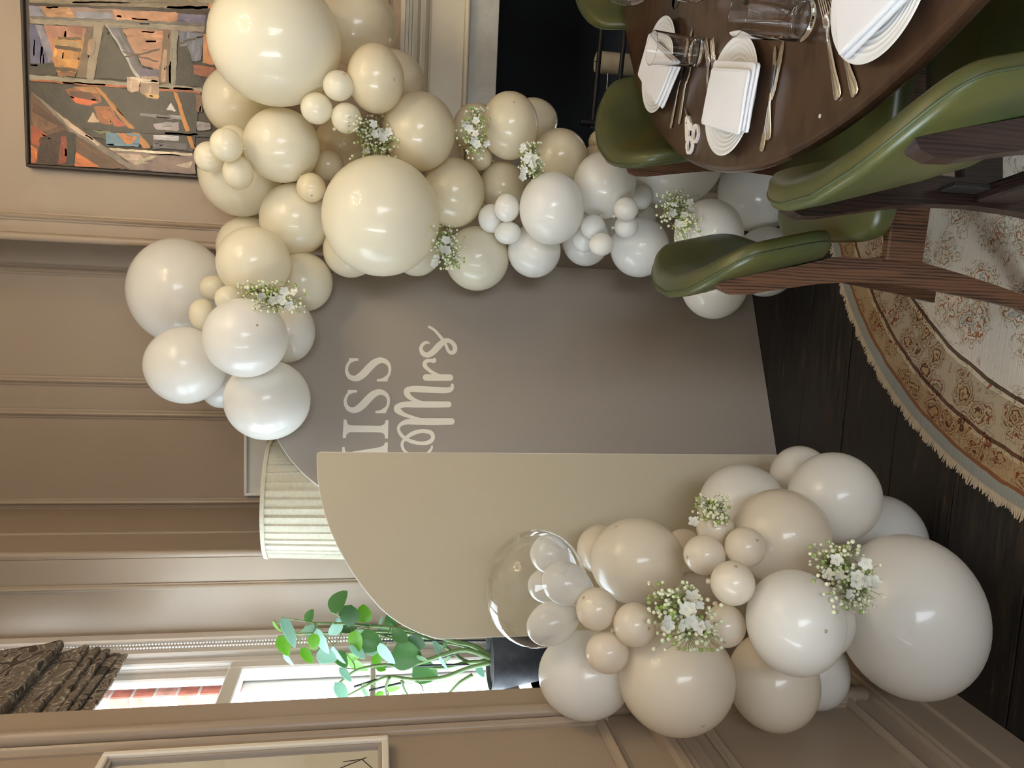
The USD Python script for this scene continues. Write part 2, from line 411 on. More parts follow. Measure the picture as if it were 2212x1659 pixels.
def panel_frame(parent, ax, y0, y1, z0, z1, fixed, w=0.035, h=0.018, name='panel_moulding'):
    """a rectangular panel moulding on a wall. ax 'x': wall faces +x at x=fixed, runs along y; ax 'y': wall faces -y at y=fixed, runs along x"""
    P = ogee(w, h)
    if ax == 'x':
        pt, out, al = (lambda s, z: (fixed, s, z)), (1, 0, 0), (0, 1, 0)
    else:
        pt, out, al = (lambda s, z: (s, fixed, z)), (0, -1, 0), (1, 0, 0)
    for a, b, u in ((pt(y0, z0), pt(y1, z0), (0, 0, 1)), (pt(y0, z1), pt(y1, z1), (0, 0, 1)), (pt(y0, z0 - w / 2), pt(y0, z1 + w / 2), al), (pt(y1, z0 - w / 2), pt(y1, z1 + w / 2), al)):
        part(parent, name, sweep(P, a, b, out, u), M['paint'], 40)


# window surround of the left wall: architraves, corner beads and the panelled reveal
for (a, b) in ((W1[0] - 0.115, W1[0]), (W1[1], W1[1] + 0.255)):
    part(wl, 'architrave', box(XL, XL + 0.014, a, b, 0.24, ZC, 0.003), M['paint'])
part(wl, 'architrave_bead', tube([(XL + 0.016, W1[0] - 0.118, 0.24), (XL + 0.016, W1[0] - 0.118, ZC)], 0.02, 10), M['paint'], 40)
part(wl, 'corner_bead', tube([(XL + 0.012, W1[1] + 0.014, 0.24), (XL + 0.012, W1[1] + 0.014, ZC)], 0.016, 10), M['paint'], 40)
part(wl, 'architrave_edge', tube([(XL + 0.012, W1[1] + 0.255, 0.24), (XL + 0.012, W1[1] + 0.255, ZC)], 0.009, 8), M['paint'], 40)
for xx, w in ((-1.185, 0.026), (-1.385, 0.03)):
    part(wl, 'reveal_moulding', sweep(ogee(w, 0.013), (xx, W1[1], 1.02), (xx, W1[1], 3.1), (0, -1, 0), (1, 0, 0)), M['paint'], 40)
panel_frame(wl, 'x', 0.86, 1.715, 1.0, 3.0, XL, name='wall_panel_moulding')
panel_frame(wl, 'x', 0.86, 1.73, 0.30, 0.74, XL, name='dado_panel_moulding')
dado = [(0, 0.79), (0.012, 0.79), (0.016, 0.80), (0.016, 0.822), (0.026, 0.828), (0.026, 0.838), (0.034, 0.846), (0.034, 0.858), (0.044, 0.868), (0.044, 0.886), (0.03, 0.892), (0, 0.892)]
part(wl, 'dado_rail', sweep(dado, (XL, YF, 0), (XL, 1.745, 0), (1, 0, 0), (0, 0, 1)), M['paint'])
skirt = [(0, 0), (0.03, 0), (0.03, 0.118), (0.022, 0.124), (0.022, 0.205), (0.016, 0.215), (0.019, 0.222), (0.012, 0.236), (0, 0.24)]
solo('baseboard_left', sweep(skirt, (XL, YF, 0), (XL, YB, 0), (1, 0, 0), (0, 0, 1)), M['paint'], None, None, kind='structure')

wb = thing('wall_back', kind='structure')
part(wb, 'alcove_wall', box(XL - 0.1, XC + 0.02, YB, YB + 0.12, 0, ZC), M['paint'])
part(wb, 'far_wall', box(2.25, XR, YB, YB + 0.12, 0, ZC), M['paint'])
panel_frame(wb, 'y', -1.045, -0.642, 0.98, 3.35, YB, 0.04)
panel_frame(wb, 'y', -0.498, -0.022, 0.98, 3.35, YB, 0.04)
part(wb, 'skirting', sweep(skirt, (XL, YB, 0), (XC, YB, 0), (0, -1, 0), (0, 0, 1)), M['paint'])
# chimney breast with the fireplace opening
OX0, OX1, OZ = 0.58, 1.66, 1.112
cb = thing('wall_chimney', kind='structure')
part(cb, 'breast', cat_(box(XC, OX0, YC, YB + 0.3, 0, ZC), box(OX1, 2.25, YC, YB + 0.3, 0, ZC), box(OX0, OX1, YC, YB + 0.3, OZ, ZC)), M['paint'])
part(cb, 'corner_bead', tube([(XC + 0.004, YC - 0.004, 1.5), (XC + 0.004, YC - 0.004, ZC)], 0.016, 12), M['paint'], 40)
panel_frame(cb, 'y', 0.182, 2.06, 1.56, 3.35, YC, 0.03)
part(cb, 'firebox', cat_(box(OX0 - 0.02, OX1 + 0.02, YB + 0.25, YB + 0.3, 0, OZ + 0.1), box(OX0 - 0.01, OX0 + 0.004, YC + 0.1, YB + 0.3, 0, OZ), box(OX1 - 0.004, OX1 + 0.01, YC + 0.1, YB + 0.3, 0, OZ), box(OX0, OX1, YC + 0.09, YB + 0.3, OZ - 0.01, OZ + 0.01)), M['black'])
for nm, b_ in (('wall_right', (XR, XR + 0.1, YF, YB, 0, ZC)), ('wall_front', (XL, XR, YF - 0.1, YF, 0, ZC))):
    solo(nm, box(*b_), M['paint'], None, None, kind='structure')

# ---------------------------------------------------------------- windows
def window(no, y0, y1, z0, z1, far_detail):
    w = thing(f'window_{no}', kind='structure')
    xa = -1.40
    # boxed frame, stepped
    for s, e in ((y0, 1), (y1, -1)):
        part(w, 'frame_jamb', cat_(box(xa - 0.045, xa + 0.03, s, s + e * 0.055, z0, z1, 0.006), box(xa - 0.045, xa + 0.008, s + e * 0.055, s + e * 0.125, z0, z1, 0.006), box(xa - 0.075, xa - 0.012, s + e * 0.125, s + e * 0.165, z0, z1, 0.006)), M['white_wood'], 30)
    part(w, 'frame_lining', cat_(box(xa - 0.09, xa - 0.03, y1 - 0.168, y1, z0, z1), box(xa - 0.09, xa - 0.03, y0, y0 + 0.168, z0, z1)), M['white_wood'])
    part(w, 'frame_head', box(xa - 0.045, xa + 0.03, y0, y1, z1 - 0.09, z1, 0.006), M['white_wood'])
    part(w, 'sill_board', box(xa - 0.02, XL + 0.02, y0 + 0.001, y1 - 0.001, z0 - 0.03, z0, 0.006), M['white_wood'])
    zm = z0 + 1.045
    for nm, za, zb, dx in (('lower_sash', z0 + 0.045, zm + 0.03, -0.012), ('upper_sash', zm - 0.02, z1 - 0.09, -0.045)):
        a, b = y0 + 0.165, y1 - 0.165
        x = xa + dx
        sash = part(w, nm, cat_(box(x - 0.035, x, a, a + 0.05, za, zb, 0.006), box(x - 0.035, x, b - 0.05, b, za, zb, 0.006), box(x - 0.034, x - 0.001, a + 0.049, b - 0.049, za, za + 0.06, 0.004), box(x - 0.034, x - 0.001, a + 0.049, b - 0.049, zb - 0.05, zb - 0.0005, 0.004)), M['white_wood'])
        zg = (za + zb) / 2 + 0.0
        part(sash, 'glazing_bar', box(x - 0.028, x - 0.006, a, b, zg - 0.01, zg + 0.01, 0.003), M['white_wood'])
        for q0, q1 in ((za + 0.06, zg - 0.01), (zg + 0.01, zb - 0.05)):
            part(sash, 'pane', box(x - 0.02, x - 0.017, a + 0.05, b - 0.05, q0, q1), M['pane'])
    return w


window(1, *W1, True)
window(2, *W2, False)

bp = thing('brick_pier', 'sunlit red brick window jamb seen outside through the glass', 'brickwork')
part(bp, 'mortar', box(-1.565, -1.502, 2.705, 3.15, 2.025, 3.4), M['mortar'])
part(bp, 'render', box(-1.57, -1.498, 2.70, 3.15, 0.2, 2.025), M['mortar'])  # plain white stand-in for lower bricks washed out by sunlight
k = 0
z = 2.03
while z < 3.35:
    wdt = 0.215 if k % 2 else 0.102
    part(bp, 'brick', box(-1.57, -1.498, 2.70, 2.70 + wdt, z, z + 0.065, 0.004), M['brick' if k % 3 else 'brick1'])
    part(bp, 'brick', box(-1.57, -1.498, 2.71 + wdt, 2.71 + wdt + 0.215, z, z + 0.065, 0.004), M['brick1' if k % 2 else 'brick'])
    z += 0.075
    k += 1

# roman blind: overlapping paisley folds
rb = thing('roman_blind', 'dark grey paisley roman blind gathered in soft folds over the window', 'window blind')
yb0, yb1 = W1[0] + 0.02, 2.755


def fold(ztop, zbot, xback, depth, seed):
    """a pleat of cloth hanging from ztop, turned under in a soft roll at zbot"""
    rings = []
    for y in np.linspace(yb0, yb1, 31):
        wob = 0.004 * math.sin(6 * y + seed) + 0.002 * math.sin(15 * y + 2 * seed)
        zb = zbot + wob
        P = [(xback, ztop), (xback + depth * 0.45, ztop - 0.35 * (ztop - zb)), (xback + depth * 0.85, zb + 0.03), (xback + depth + wob, zb + 0.012), (xback + depth * 0.95 + wob, zb + 0.002), (xback + depth * 0.7 + wob, zb),
             (xback + depth * 0.5, zb + 0.006), (xback + depth * 0.45, zb + 0.03), (xback - 0.003, ztop - 0.3 * (ztop - zb)), (xback - 0.006, ztop)]
        rings.append(np.array([(p[0], y, p[1]) for p in P]))
    return loft(rings)


FZ = [(3.10, 2.635, 0.085), (2.72, 2.55, 0.062), (2.64, 2.51, 0.05), (2.585, 2.478, 0.04), (2.545, 2.452, 0.031), (2.51, 2.42, 0.020)]
for i, (zt, zb, dp) in enumerate(FZ):
    part(rb, 'fold', fold(zt, zb, -1.383, dp, i * 1.7), M['blind'], 50)
part(rb, 'headrail', box(-1.385, -1.345, yb0, yb1, 3.06, 3.1, 0.004), M['white_wood'])
cd = thing('bead_chain', 'white beaded blind cord hanging in two strands beside the reveal', 'blind cord')
for s, (xx, yy) in enumerate(((-1.352, 2.772), (-1.352, 2.80))):
    beads = []
    for z in np.arange(1.12, 2.95, 0.011):
        b = trimesh.creation.icosphere(1, 0.0042); b.apply_translation((xx, yy, z)); beads.append(b)
    part(cd, 'bead_strand', trimesh.util.concatenate(beads), M['chain'], True, kind='stuff')

# ---------------------------------------------------------------- fireplace
fp = thing('fireplace', 'painted mantelpiece with marble slip around a black hearth opening', 'fireplace')
A0, A1 = 0.33, 1.95
cor = [(0, 1.385), (0.03, 1.385), (0.035, 1.395), (0.05, 1.40), (0.07, 1.412), (0.075, 1.425), (0.075, 1.432), (0.10, 1.445), (0.105, 1.458), (0.105, 1.464), (0.118, 1.468), (0.118, 1.478), (0.135, 1.481), (0.135, 1.492), (0.15, 1.495), (0.15, 1.511), (0, 1.511)]
part(fp, 'mantel_shelf', sweep([(o, u) for o, u in cor], (A0 - 0.08, YC, 0), (A1 + 0.08, YC, 0), (0, -1, 0), (0, 0, 1)), M['stone'])
part(fp, 'frieze', box(A0, A1, YC - 0.035, YC, 1.25, 1.386), M['stone'])
part(fp, 'bead_moulding', sweep([(0, -0.012), (0.042, -0.012), (0.05, -0.006), (0.052, 0.0), (0.05, 0.006), (0.042, 0.012), (0, 0.012)], (A0 + 0.12, YC, 1.244), (A1 - 0.12, YC, 1.244), (0, -1, 0), (0, 0, 1)), M['stone'], 40)
for a in (A0, A1 - 0.12):
    part(fp, 'pilaster', box(a, a + 0.12, YC - 0.035, YC, 0, 1.25, 0.003), M['stone'])
part(fp, 'marble_lintel', box(OX0 - 0.13, OX1 + 0.13, YC - 0.012, YC + 0.1, OZ, 1.235, 0.002), M['marble'])
for a in (OX0 - 0.13, OX1):
    part(fp, 'marble_jamb', box(a, a + 0.13, YC - 0.012, YC + 0.1, 0, OZ, 0.002), M['marble'])
gr = thing('fire_grate', 'black iron fire basket with horizontal bars deep inside the hearth', 'fire grate')
for z in (0.30, 0.42, 0.54, 0.645):
    part(gr, 'bar', tube([(0.72, YC + 0.16, z), (1.1, YC + 0.10, z), (1.52, YC + 0.16, z)], 0.011, 8), M['iron'], True)
for x in (0.74, 1.5):
    part(gr, 'post', tube([(x, YC + 0.155, 0.0), (x, YC + 0.155, 0.70)], 0.015, 10), M['iron'], True)
part(gr, 'ash_tray', box(0.72, 1.52, YC + 0.16, YC + 0.5, 0.27, 0.30, 0.004), M['iron'])
part(gr, 'rail', tube([(0.70, YC + 0.02, 0.628), (0.92, YC + 0.02, 0.628)], 0.0035, 6), M['steel'], True, label='thin bright rail')
for (x, y, r, h, lb) in ((1.05, YC + 0.32, 0.05, 0.30, 'pillar candle standing in the middle of the dark fire grate'), (1.30, YC + 0.33, 0.045, 0.2, 'shorter pillar candle beside the first one in the fire grate')):
    c = thing('pillar_candle', lb, 'candle', (x, y, 0.30))
    part(c, 'wax', lathe([(0, 0), (r, 0), (r, h - 0.008), (r - 0.006, h), (r * 0.5, h - 0.01), (0, h - 0.012)], 32), M['candle'], 40)
    part(c, 'wick', tube([(0, 0, h - 0.012), (0.002, 0, h + 0.01)], 0.0015, 6), M['black'])

# ---------------------------------------------------------------- pictures
def framed(name, label, o, ex, ez, w, h, en, fw, depth, matf, inner):
    """o = corner on the wall, ex along, ez up, en out of the wall"""
    t = thing(name, label, 'picture')
    o, ex, ez, en = (np.array(q, float) for q in (o, ex, ez, en))
    def bx(a0, a1, b0, b1, c0, c1, bev=0.003):
        q = box(a0, a1, b0, b1, c0, c1, bev)
        return to_frame(q, o, ex, ez, en) if np.linalg.det(np.array([ex, ez, en])) > 0 else to_frame(q, o, ex, ez, en)
    fr = cat_(bx(0, fw, 0, h, 0.002, depth), bx(w - fw, w, 0, h, 0.002, depth), bx(fw, w - fw, 0, fw, 0.002, depth), bx(fw, w - fw, h - fw, h, 0.002, depth))
    fr.fix_normals()
    part(t, 'frame', fr, matf)
    return t, bx


# big oil painting over the mantel
t, bx = framed('oil_painting', 'large oil painting of a warehouse interior with beams and barrels in a thin dark frame', (0.361, YC, 2.03), (1, 0, 0), (0, 0, 1), 1.35, 0.855, (0, -1, 0), 0.012, 0.045, M['frame_black'], None)
q = bx(0.012, 1.338, 0.012, 0.843, 0.002, 0.028, 0); q.fix_normals()
part(t, 'canvas', q, plain('canvas_ground', lin(66, 58, 46), 0.5))
YP = YC - 0.0285
PAINT = [  # crop pixels (3.95 per photo pixel), colour
    ([(250, 40), (1760, 120), (1740, 280), (260, 200)], (150, 122, 110)), ([(340, 50), (600, 60), (640, 150), (400, 140)], (190, 140, 96)), ([(960, 90), (1530, 110), (1510, 230), (1000, 170)], (196, 140, 104)),
    ([(660, 100), (940, 110), (960, 170), (640, 150)], (140, 138, 150)), ([(1520, 120), (1760, 130), (1740, 250), (1505, 200)], (112, 104, 128)), ([(250, 40), (340, 50), (380, 140), (255, 140)], (138, 134, 150)),
    ([(250, 0), (1800, 0), (1770, 80), (1400, 70), (250, 30)], (128, 112, 90)), ([(250, 25), (1400, 70), (1390, 95), (250, 45)], (58, 44, 32)), ([(1500, 85), (1775, 95), (1765, 128), (1500, 110)], (64, 46, 32)),
    ([(250, 140), (1750, 210), (1750, 270), (255, 200)], (150, 136, 116)), ([(255, 135), (1750, 205), (1750, 225), (255, 160)], (112, 104, 92)),
    ([(255, 205), (470, 230), (460, 640), (260, 640)], (92, 92, 118)), ([(380, 215), (740, 240), (720, 340), (560, 600), (430, 500)], (178, 124, 98)), ([(300, 210), (360, 215), (460, 480), (420, 540)], (134, 128, 138)),
    ([(600, 220), (710, 230), (700, 320), (580, 260)], (160, 104, 84)), ([(260, 540), (470, 540), (480, 640), (260, 640)], (60, 52, 44)),
    ([(470, 330), (500, 310), (720, 330), (690, 560), (640, 640), (500, 640), (450, 500)], (196, 134, 70)), ([(480, 345), (700, 355), (690, 420), (480, 400)], (178, 140, 92)), ([(470, 385), (700, 410), (695, 440), (475, 415)], (92, 66, 38)),
    ([(500, 310), (700, 325), (700, 345), (500, 335)], (104, 84, 54)), ([(470, 565), (660, 590), (655, 615), (480, 600)], (92, 62, 36)), ([(490, 500), (670, 510), (655, 575), (495, 570)], (214, 148, 76)), ([(490, 610), (650, 620), (650, 655), (500, 650)], (146, 92, 50)),
    ([(740, 225), (810, 225), (740, 670), (655, 660)], (116, 92, 68)), ([(810, 200), (890, 210), (800, 680), (735, 670)], (152, 134, 112)), ([(760, 340), (795, 330), (775, 480), (745, 480)], (182, 138, 108)),
    ([(890, 215), (1190, 690), (810, 670)], (58, 54, 42)), ([(920, 230), (1000, 235), (1300, 720), (1200, 690)], (112, 106, 116)), ([(900, 205), (925, 225), (1205, 680), (1180, 690)], (176, 172, 168)), ([(1000, 235), (1040, 240), (1210, 560), (1190, 580)], (92, 84, 84)),
    ([(1040, 245), (1400, 260), (1370, 600), (1210, 560)], (184, 130, 98)), ([(1190, 570), (1365, 600), (1355, 660), (1200, 660)], (104, 94, 112)), ([(1055, 490), (1370, 415), (1372, 432), (1070, 500)], (84, 62, 50)), ([(1040, 440), (1360, 520), (1360, 536), (1060, 455)], (84, 62, 50)),
    ([(1400, 255), (1465, 265), (1440, 725), (1350, 710)], (116, 88, 64)), ([(1400, 420), (1430, 430), (1410, 700), (1370, 700)], (176, 140, 112)), ([(1465, 260), (1525, 265), (1495, 735), (1440, 725)], (142, 134, 116)),
    ([(1530, 270), (1740, 285), (1720, 520), (1640, 530), (1540, 400)], (112, 112, 124)), ([(1530, 400), (1600, 390), (1650, 560), (1740, 700), (1740, 750), (1500, 735)], (54, 48, 38)), ([(1735, 290), (1800, 300), (1850, 560), (1730, 540)], (198, 134, 84)), ([(1530, 360), (1750, 300), (1752, 315), (1530, 380)], (76, 66, 56)), ([(1650, 550), (1850, 580), (1800, 660), (1660, 640)], (150, 84, 50)),
    ([(260, 640), (1730, 750), (1720, 790), (260, 690)], (150, 140, 118)), ([(265, 680), (1720, 780), (1715, 800), (265, 695)], (170, 92, 52)),
    ([(265, 705), (1715, 800), (1650, 1300), (300, 1100)], (56, 50, 40)), ([(560, 760), (840, 740), (880, 870), (780, 910), (640, 880)], (142, 84, 44)), ([(590, 820), (740, 830), (830, 870), (760, 905), (650, 880)], (224, 106, 58)), ([(590, 775), (760, 780), (860, 870), (740, 850), (600, 820)], (98, 58, 34)), ([(620, 745), (800, 745), (840, 800), (700, 780)], (178, 122, 68)),
    ([(800, 915), (960, 905), (1010, 1030), (940, 1070), (850, 1050)], (160, 92, 44)), ([(860, 940), (950, 960), (980, 1040), (880, 1010)], (186, 104, 52)), ([(990, 1000), (1090, 1080), (960, 1080)], (190, 82, 44)), ([(790, 960), (860, 1050), (750, 1040)], (206, 172, 142)),
    ([(810, 740), (850, 745), (1290, 1260), (1230, 1265)], (190, 124, 58)), ([(850, 745), (880, 750), (1190, 1110), (1160, 1110)], (70, 52, 36)), ([(900, 1130), (1200, 1150), (1195, 1255), (910, 1240)], (96, 132, 152)), ([(1000, 1130), (1180, 1170), (1120, 1240), (1060, 1220)], (212, 124, 44)), ([(780, 1100), (960, 1130), (860, 1150)], (120, 124, 84)),
    ([(1090, 655), (1200, 690), (1190, 780), (1120, 795), (1085, 760)], (208, 176, 150)), ([(1210, 650), (1360, 660), (1360, 850), (1260, 840), (1200, 790)], (176, 146, 122)), ([(1240, 800), (1360, 820), (1360, 850), (1250, 842)], (220, 176, 110)), ([(1080, 660), (1360, 690), (1360, 720), (1200, 705)], (228, 204, 176)),
    ([(1480, 790), (1515, 795), (1670, 1270), (1630, 1265)], (206, 134, 50)), ([(1420, 940), (1460, 880), (1510, 950)], (216, 208, 206)), ([(1200, 970), (1540, 990), (1560, 1030), (1200, 990)], (140, 134, 134)), ([(1310, 1060), (1530, 1040), (1530, 1120), (1330, 1110)], (168, 158, 160)), ([(1310, 1150), (1530, 1160), (1530, 1210), (1310, 1190)], (202, 196, 200)), ([(1310, 1215), (1600, 1230), (1605, 1280), (1305, 1270)], (92, 86, 92)), ([(1680, 1040), (1790, 1050), (1800, 1110), (1690, 1120)], (160, 148, 150)), ([(1670, 810), (1730, 820), (1730, 960), (1680, 960)], (130, 92, 64)),
    ([(690, 1070), (1800, 1140), (1800, 1175), (700, 1100)], (44, 36, 28)),
    ([(265, 790), (1200, 1455), (270, 1400)], (96, 66, 40)), ([(270, 900), (520, 1080), (300, 1150)], (122, 82, 52)), ([(265, 780), (660, 1090), (1200, 1460), (1120, 1450), (600, 1120)], (132, 116, 104)), ([(480, 960), (860, 1230), (850, 1250), (600, 1090)], (206, 178, 152)), ([(300, 880), (560, 1070), (540, 1110), (280, 950)], (86, 52, 32)), ([(270, 1070), (420, 1160), (340, 1250), (275, 1230)], (164, 78, 40)),
    ([(270, 1240), (330, 1280), (320, 1390), (275, 1390)], (206, 112, 56)), ([(660, 1300), (860, 1430), (640, 1420)], (214, 118, 58)), ([(350, 1180), (560, 1110), (660, 1160), (640, 1410), (330, 1395)], (66, 40, 28)), ([(530, 1170), (580, 1165), (570, 1400), (500, 1400)], (150, 66, 36)), ([(580, 1130), (660, 1150), (640, 1410), (575, 1400)], (48, 48, 36)),
    ([(930, 1265), (1650, 1310), (1680, 1490), (1200, 1455)], (142, 118, 108)), ([(930, 1265), (1650, 1315), (1650, 1335), (960, 1285)], (222, 204, 172)), ([(1000, 1310), (1200, 1320), (1280, 1400), (1140, 1400)], (186, 160, 140)), ([(1140, 1400), (1290, 1330), (1350, 1340), (1170, 1410)], (196, 184, 146)), ([(1500, 1410), (1650, 1380), (1620, 1440)], (198, 176, 150)),
]
meshes, cols = [], []
STROKES = []
for i, (pg, c) in enumerate(PAINT):
    STROKES.append((pg, c, i))
    full = sg.Polygon(pg).buffer(0)
    if full.area > 2500:
        L2 = max(full.bounds[2] - full.bounds[0], full.bounds[3] - full.bounds[1])
        mr = full.minimum_rotated_rectangle.exterior.coords
        e0, e1 = np.array(mr[1]) - mr[0], np.array(mr[2]) - mr[1]
        dr = e0 if np.hypot(*e0) > np.hypot(*e1) else e1
        dr = dr / np.hypot(*dr)
        for k in range(int(min(9, 3 + full.area / 9000))):
            p_ = np.array([rng.uniform(full.bounds[0], full.bounds[2]), rng.uniform(full.bounds[1], full.bounds[3])])
            s_ = sg.LineString([p_ - dr * L2 * rng.uniform(.08, .22), p_ + dr * L2 * rng.uniform(.08, .22)]).buffer(rng.uniform(5, 13)).intersection(full)
            f_ = rng.uniform(0.78, 1.2)
            for g_ in getattr(s_, 'geoms', [s_]):
                if g_.area > 60:
                    STROKES.append((list(g_.exterior.coords)[:-1], tuple(min(255, v * f_) for v in c), i + 0.3))
for pg, c, i in STROKES:
    ring = sg.Polygon(pg).exterior
    nn = max(8, int(ring.length / 22))
    pg = [ring.interpolate(s, normalized=True).coords[0] for s in np.linspace(0, 1, nn, endpoint=False)]
    wob = (meshkit.fbm(np.array([(x / 60, y / 60, i * 3.1) for x, y in pg]), 3, 4) - 0.5) * 26
    wob2 = (meshkit.fbm(np.array([(x / 60 + 50, y / 60, i * 3.1) for x, y in pg]), 3, 9) - 0.5) * 26
    P = np.array([at_y((x + a_) / 3.95, (y + b_) / 3.95, YP) for (x, y), a_, b_ in zip(pg, wob, wob2)])
    P2 = sg.Polygon(P[:, [0, 2]]).buffer(0).intersection(sg.box(0.375, 2.045, 1.7, 2.871))
    if P2.is_empty:
        continue
    e = extrude(P2, 0.0004)
    e = to_frame(e, (0, YP - 0.0003 * i / 3, 0), (1, 0, 0), (0, 0, 1), (0, -1, 0))
    meshes.append(e); cols += [lin(*c)] * len(e.faces)
# the strip of the painting that runs on past the picture's edge and below the balloons
for j in range(46):
    a, b = rng.uniform(0.97, 1.6), rng.uniform(2.05, 2.7)
    w, h = rng.uniform(0.03, 0.16), rng.uniform(0.05, 0.2)
    e = extrude(sg.box(a, b, min(a + w, 1.68), b + h), 0.0004)
    e = to_frame(e, (0, YP - 0.0001 - 0.00005 * j, 0), (1, 0, 0), (0, 0, 1), (0, -1, 0))
    meshes.append(e); cols += [lin(*random.choice([(150, 134, 112), (58, 50, 40), (196, 134, 84), (112, 106, 124), (184, 130, 98), (150, 88, 50)]))] * len(e.faces)
tm = trimesh.util.concatenate(meshes)
M['paint_strokes'] = usdkit.material(stage, LOOKS + 'oil_paint', {
    'a': ('attribute', {'attribute': 'stroke'}), 'g': ('geometry', {}), 'n': ('noise_texture', {'scale': 90.0, 'detail': 4.0}), 'n2': ('noise_texture', {'scale': 22.0, 'detail': 3.0}),
    'r': ('rgb_ramp', {'ramp': [(0.3, (0.6, 0.6, 0.58)), (0.7, (0.98, 0.97, 0.95))]}), 'mx': ('mix_color', {'blend_type': 'multiply', 'fac': 1.0, 'use_clamp': False}),
    'b': ('bump', {'strength': 0.3, 'distance': 0.002}), 'p': ('principled_bsdf', {'roughness': 0.38})},
    [('g.position', 'n.vector'), ('g.position', 'n2.vector'), ('n2.fac', 'r.fac'), ('a.color', 'mx.a'), ('r.color', 'mx.b'), ('mx.result', 'p.base_color'), ('n.fac', 'b.height'), ('b.normal', 'p.normal')], surface='p.BSDF')
pr = part(t, 'paint_strokes', tm, M['paint_strokes'])
UsdGeom.PrimvarsAPI(pr).CreatePrimvar('stroke', Sdf.ValueTypeNames.Color3fArray, 'uniform').Set(Vt.Vec3fArray.FromNumpy(np.array(cols, np.float32)))

# pale picture on the left wall
t, bx = framed('framed_print', 'pale framed print under glass on the left wall beside the window casing', (XL, 1.663, 1.528), (0, -1, 0), (0, 0, 1), 0.52, 0.614, (1, 0, 0), 0.016, 0.03, M['frame_white'], None)
def fx(*a):
    q = bx(*a); q.fix_normals(); return q
part(t, 'inner_lip', cat_(fx(0.016, 0.024, 0.016, 0.598, 0.004, 0.022, 0.001), fx(0.496, 0.504, 0.016, 0.598, 0.004, 0.022, 0.001), fx(0.024, 0.496, 0.016, 0.024, 0.004, 0.022, 0.001), fx(0.024, 0.496, 0.59, 0.598, 0.004, 0.022, 0.001)), M['board_grey'])
part(t, 'print', fx(0.016, 0.504, 0.016, 0.598, 0.003, 0.008, 0), M['mat_board'])
def pen(pts, w):
    pg = ribbon([(a, b, w) for a, b in [(p[0] * 1000, p[1] * 1000) for p in pts]]) if False else so.unary_union([sg.LineString(pts).buffer(w)])
    q = to_frame(extrude(pg, 0.0006), np.array((XL, 1.663, 1.528)) + np.array([0.0082, 0, 0]), (0, -1, 0), (0, 0, 1), (1, 0, 0)); q.fix_normals(); return q
part(t, 'drawn_line', cat_(pen([(0.05, 0.05), (0.09, 0.12), (0.13, 0.2), (0.2, 0.26)], 0.0012), pen([(0.06, 0.10), (0.055, 0.06), (0.1, 0.03), (0.2, 0.02)], 0.0012), pen([(0.12, 0.05), (0.2, 0.12), (0.3, 0.14), (0.34, 0.3)], 0.0012)), M['frame_black'])
M['picture_glass'] = usdkit.material(stage, LOOKS + 'picture_glass', {'lw': ('layer_weight', {'blend': 0.5}), 'pw': ('math', {'math_type': 'power', 'value2': 5.0}), 'fr': ('math', {'math_type': 'multiply_add', 'value2': 0.5, 'value3': 0.04, 'use_clamp': True}), 't': ('transparent_bsdf', {'color': (1, 1, 1)}), 'g': ('glossy_bsdf', {'roughness': 0.02}), 'm': ('mix_closure', {})},
                                     [('lw.facing', 'pw.value1'), ('pw.value', 'fr.value1'), ('fr.value', 'm.fac'), ('t.BSDF', 'm.closure1'), ('g.BSDF', 'm.closure2')], surface='m.closure')
part(t, 'glazing', fx(0.024, 0.496, 0.024, 0.59, 0.014, 0.016, 0), M['picture_glass'])
# pale picture in the alcove
t, bx = framed('alcove_picture', 'white framed pale print in the alcove behind the lampshade', (-1.013, YB, 1.70), (1, 0, 0), (0, 0, 1), 0.40, 0.457, (0, -1, 0), 0.013, 0.028, M['board_edge'], None)
part(t, 'mount', fx(0.013, 0.387, 0.013, 0.444, 0.003, 0.006, 0), M['board_edge'])
q = cat_(fx(0.07, 0.33, 0.10, 0.20, 0.006, 0.0066, 0), fx(0.12, 0.30, 0.24, 0.36, 0.006, 0.0068, 0)); part(t, 'print', q, plain('pale_print', lin(176, 176, 178), 0.7))
part(t, 'glazing', fx(0.013, 0.387, 0.013, 0.444, 0.012, 0.014, 0), M['picture_glass'])

# ---------------------------------------------------------------- backdrop boards
BLp = at_z(1675, 965, 0.0); BRp = at_z(1622, 620, 0.0)
BE = (BRp - BLp) / np.linalg.norm(BRp - BLp); BN = np.array([BE[1], -BE[0], 0.0]); UP = np.array([0, 0, 1.0])


def on_board(x, y, off=0.0):
    r_ = ray(x, y); t = ((BLp + BN * off - EYE) @ BN) / (r_ @ BN); p = EYE + r_ * t
    return ((p - BLp) @ BE, p[2])


def board(name, label, outline, off, th, mface):
    t = thing(name, label, 'backdrop board')
    pg = sg.Polygon(outline)
    q = to_frame(extrude(pg, th), BLp + BN * (off - th), BE, UP, BN); q.fix_normals()
    part(t, 'panel', q, M['board_edge'])
    f = to_frame(extrude(pg.buffer(-0.0015), 0.0012), BLp + BN * off, BE, UP, BN); f.fix_normals()
    part(t, 'painted_face', f, mface)
    return t


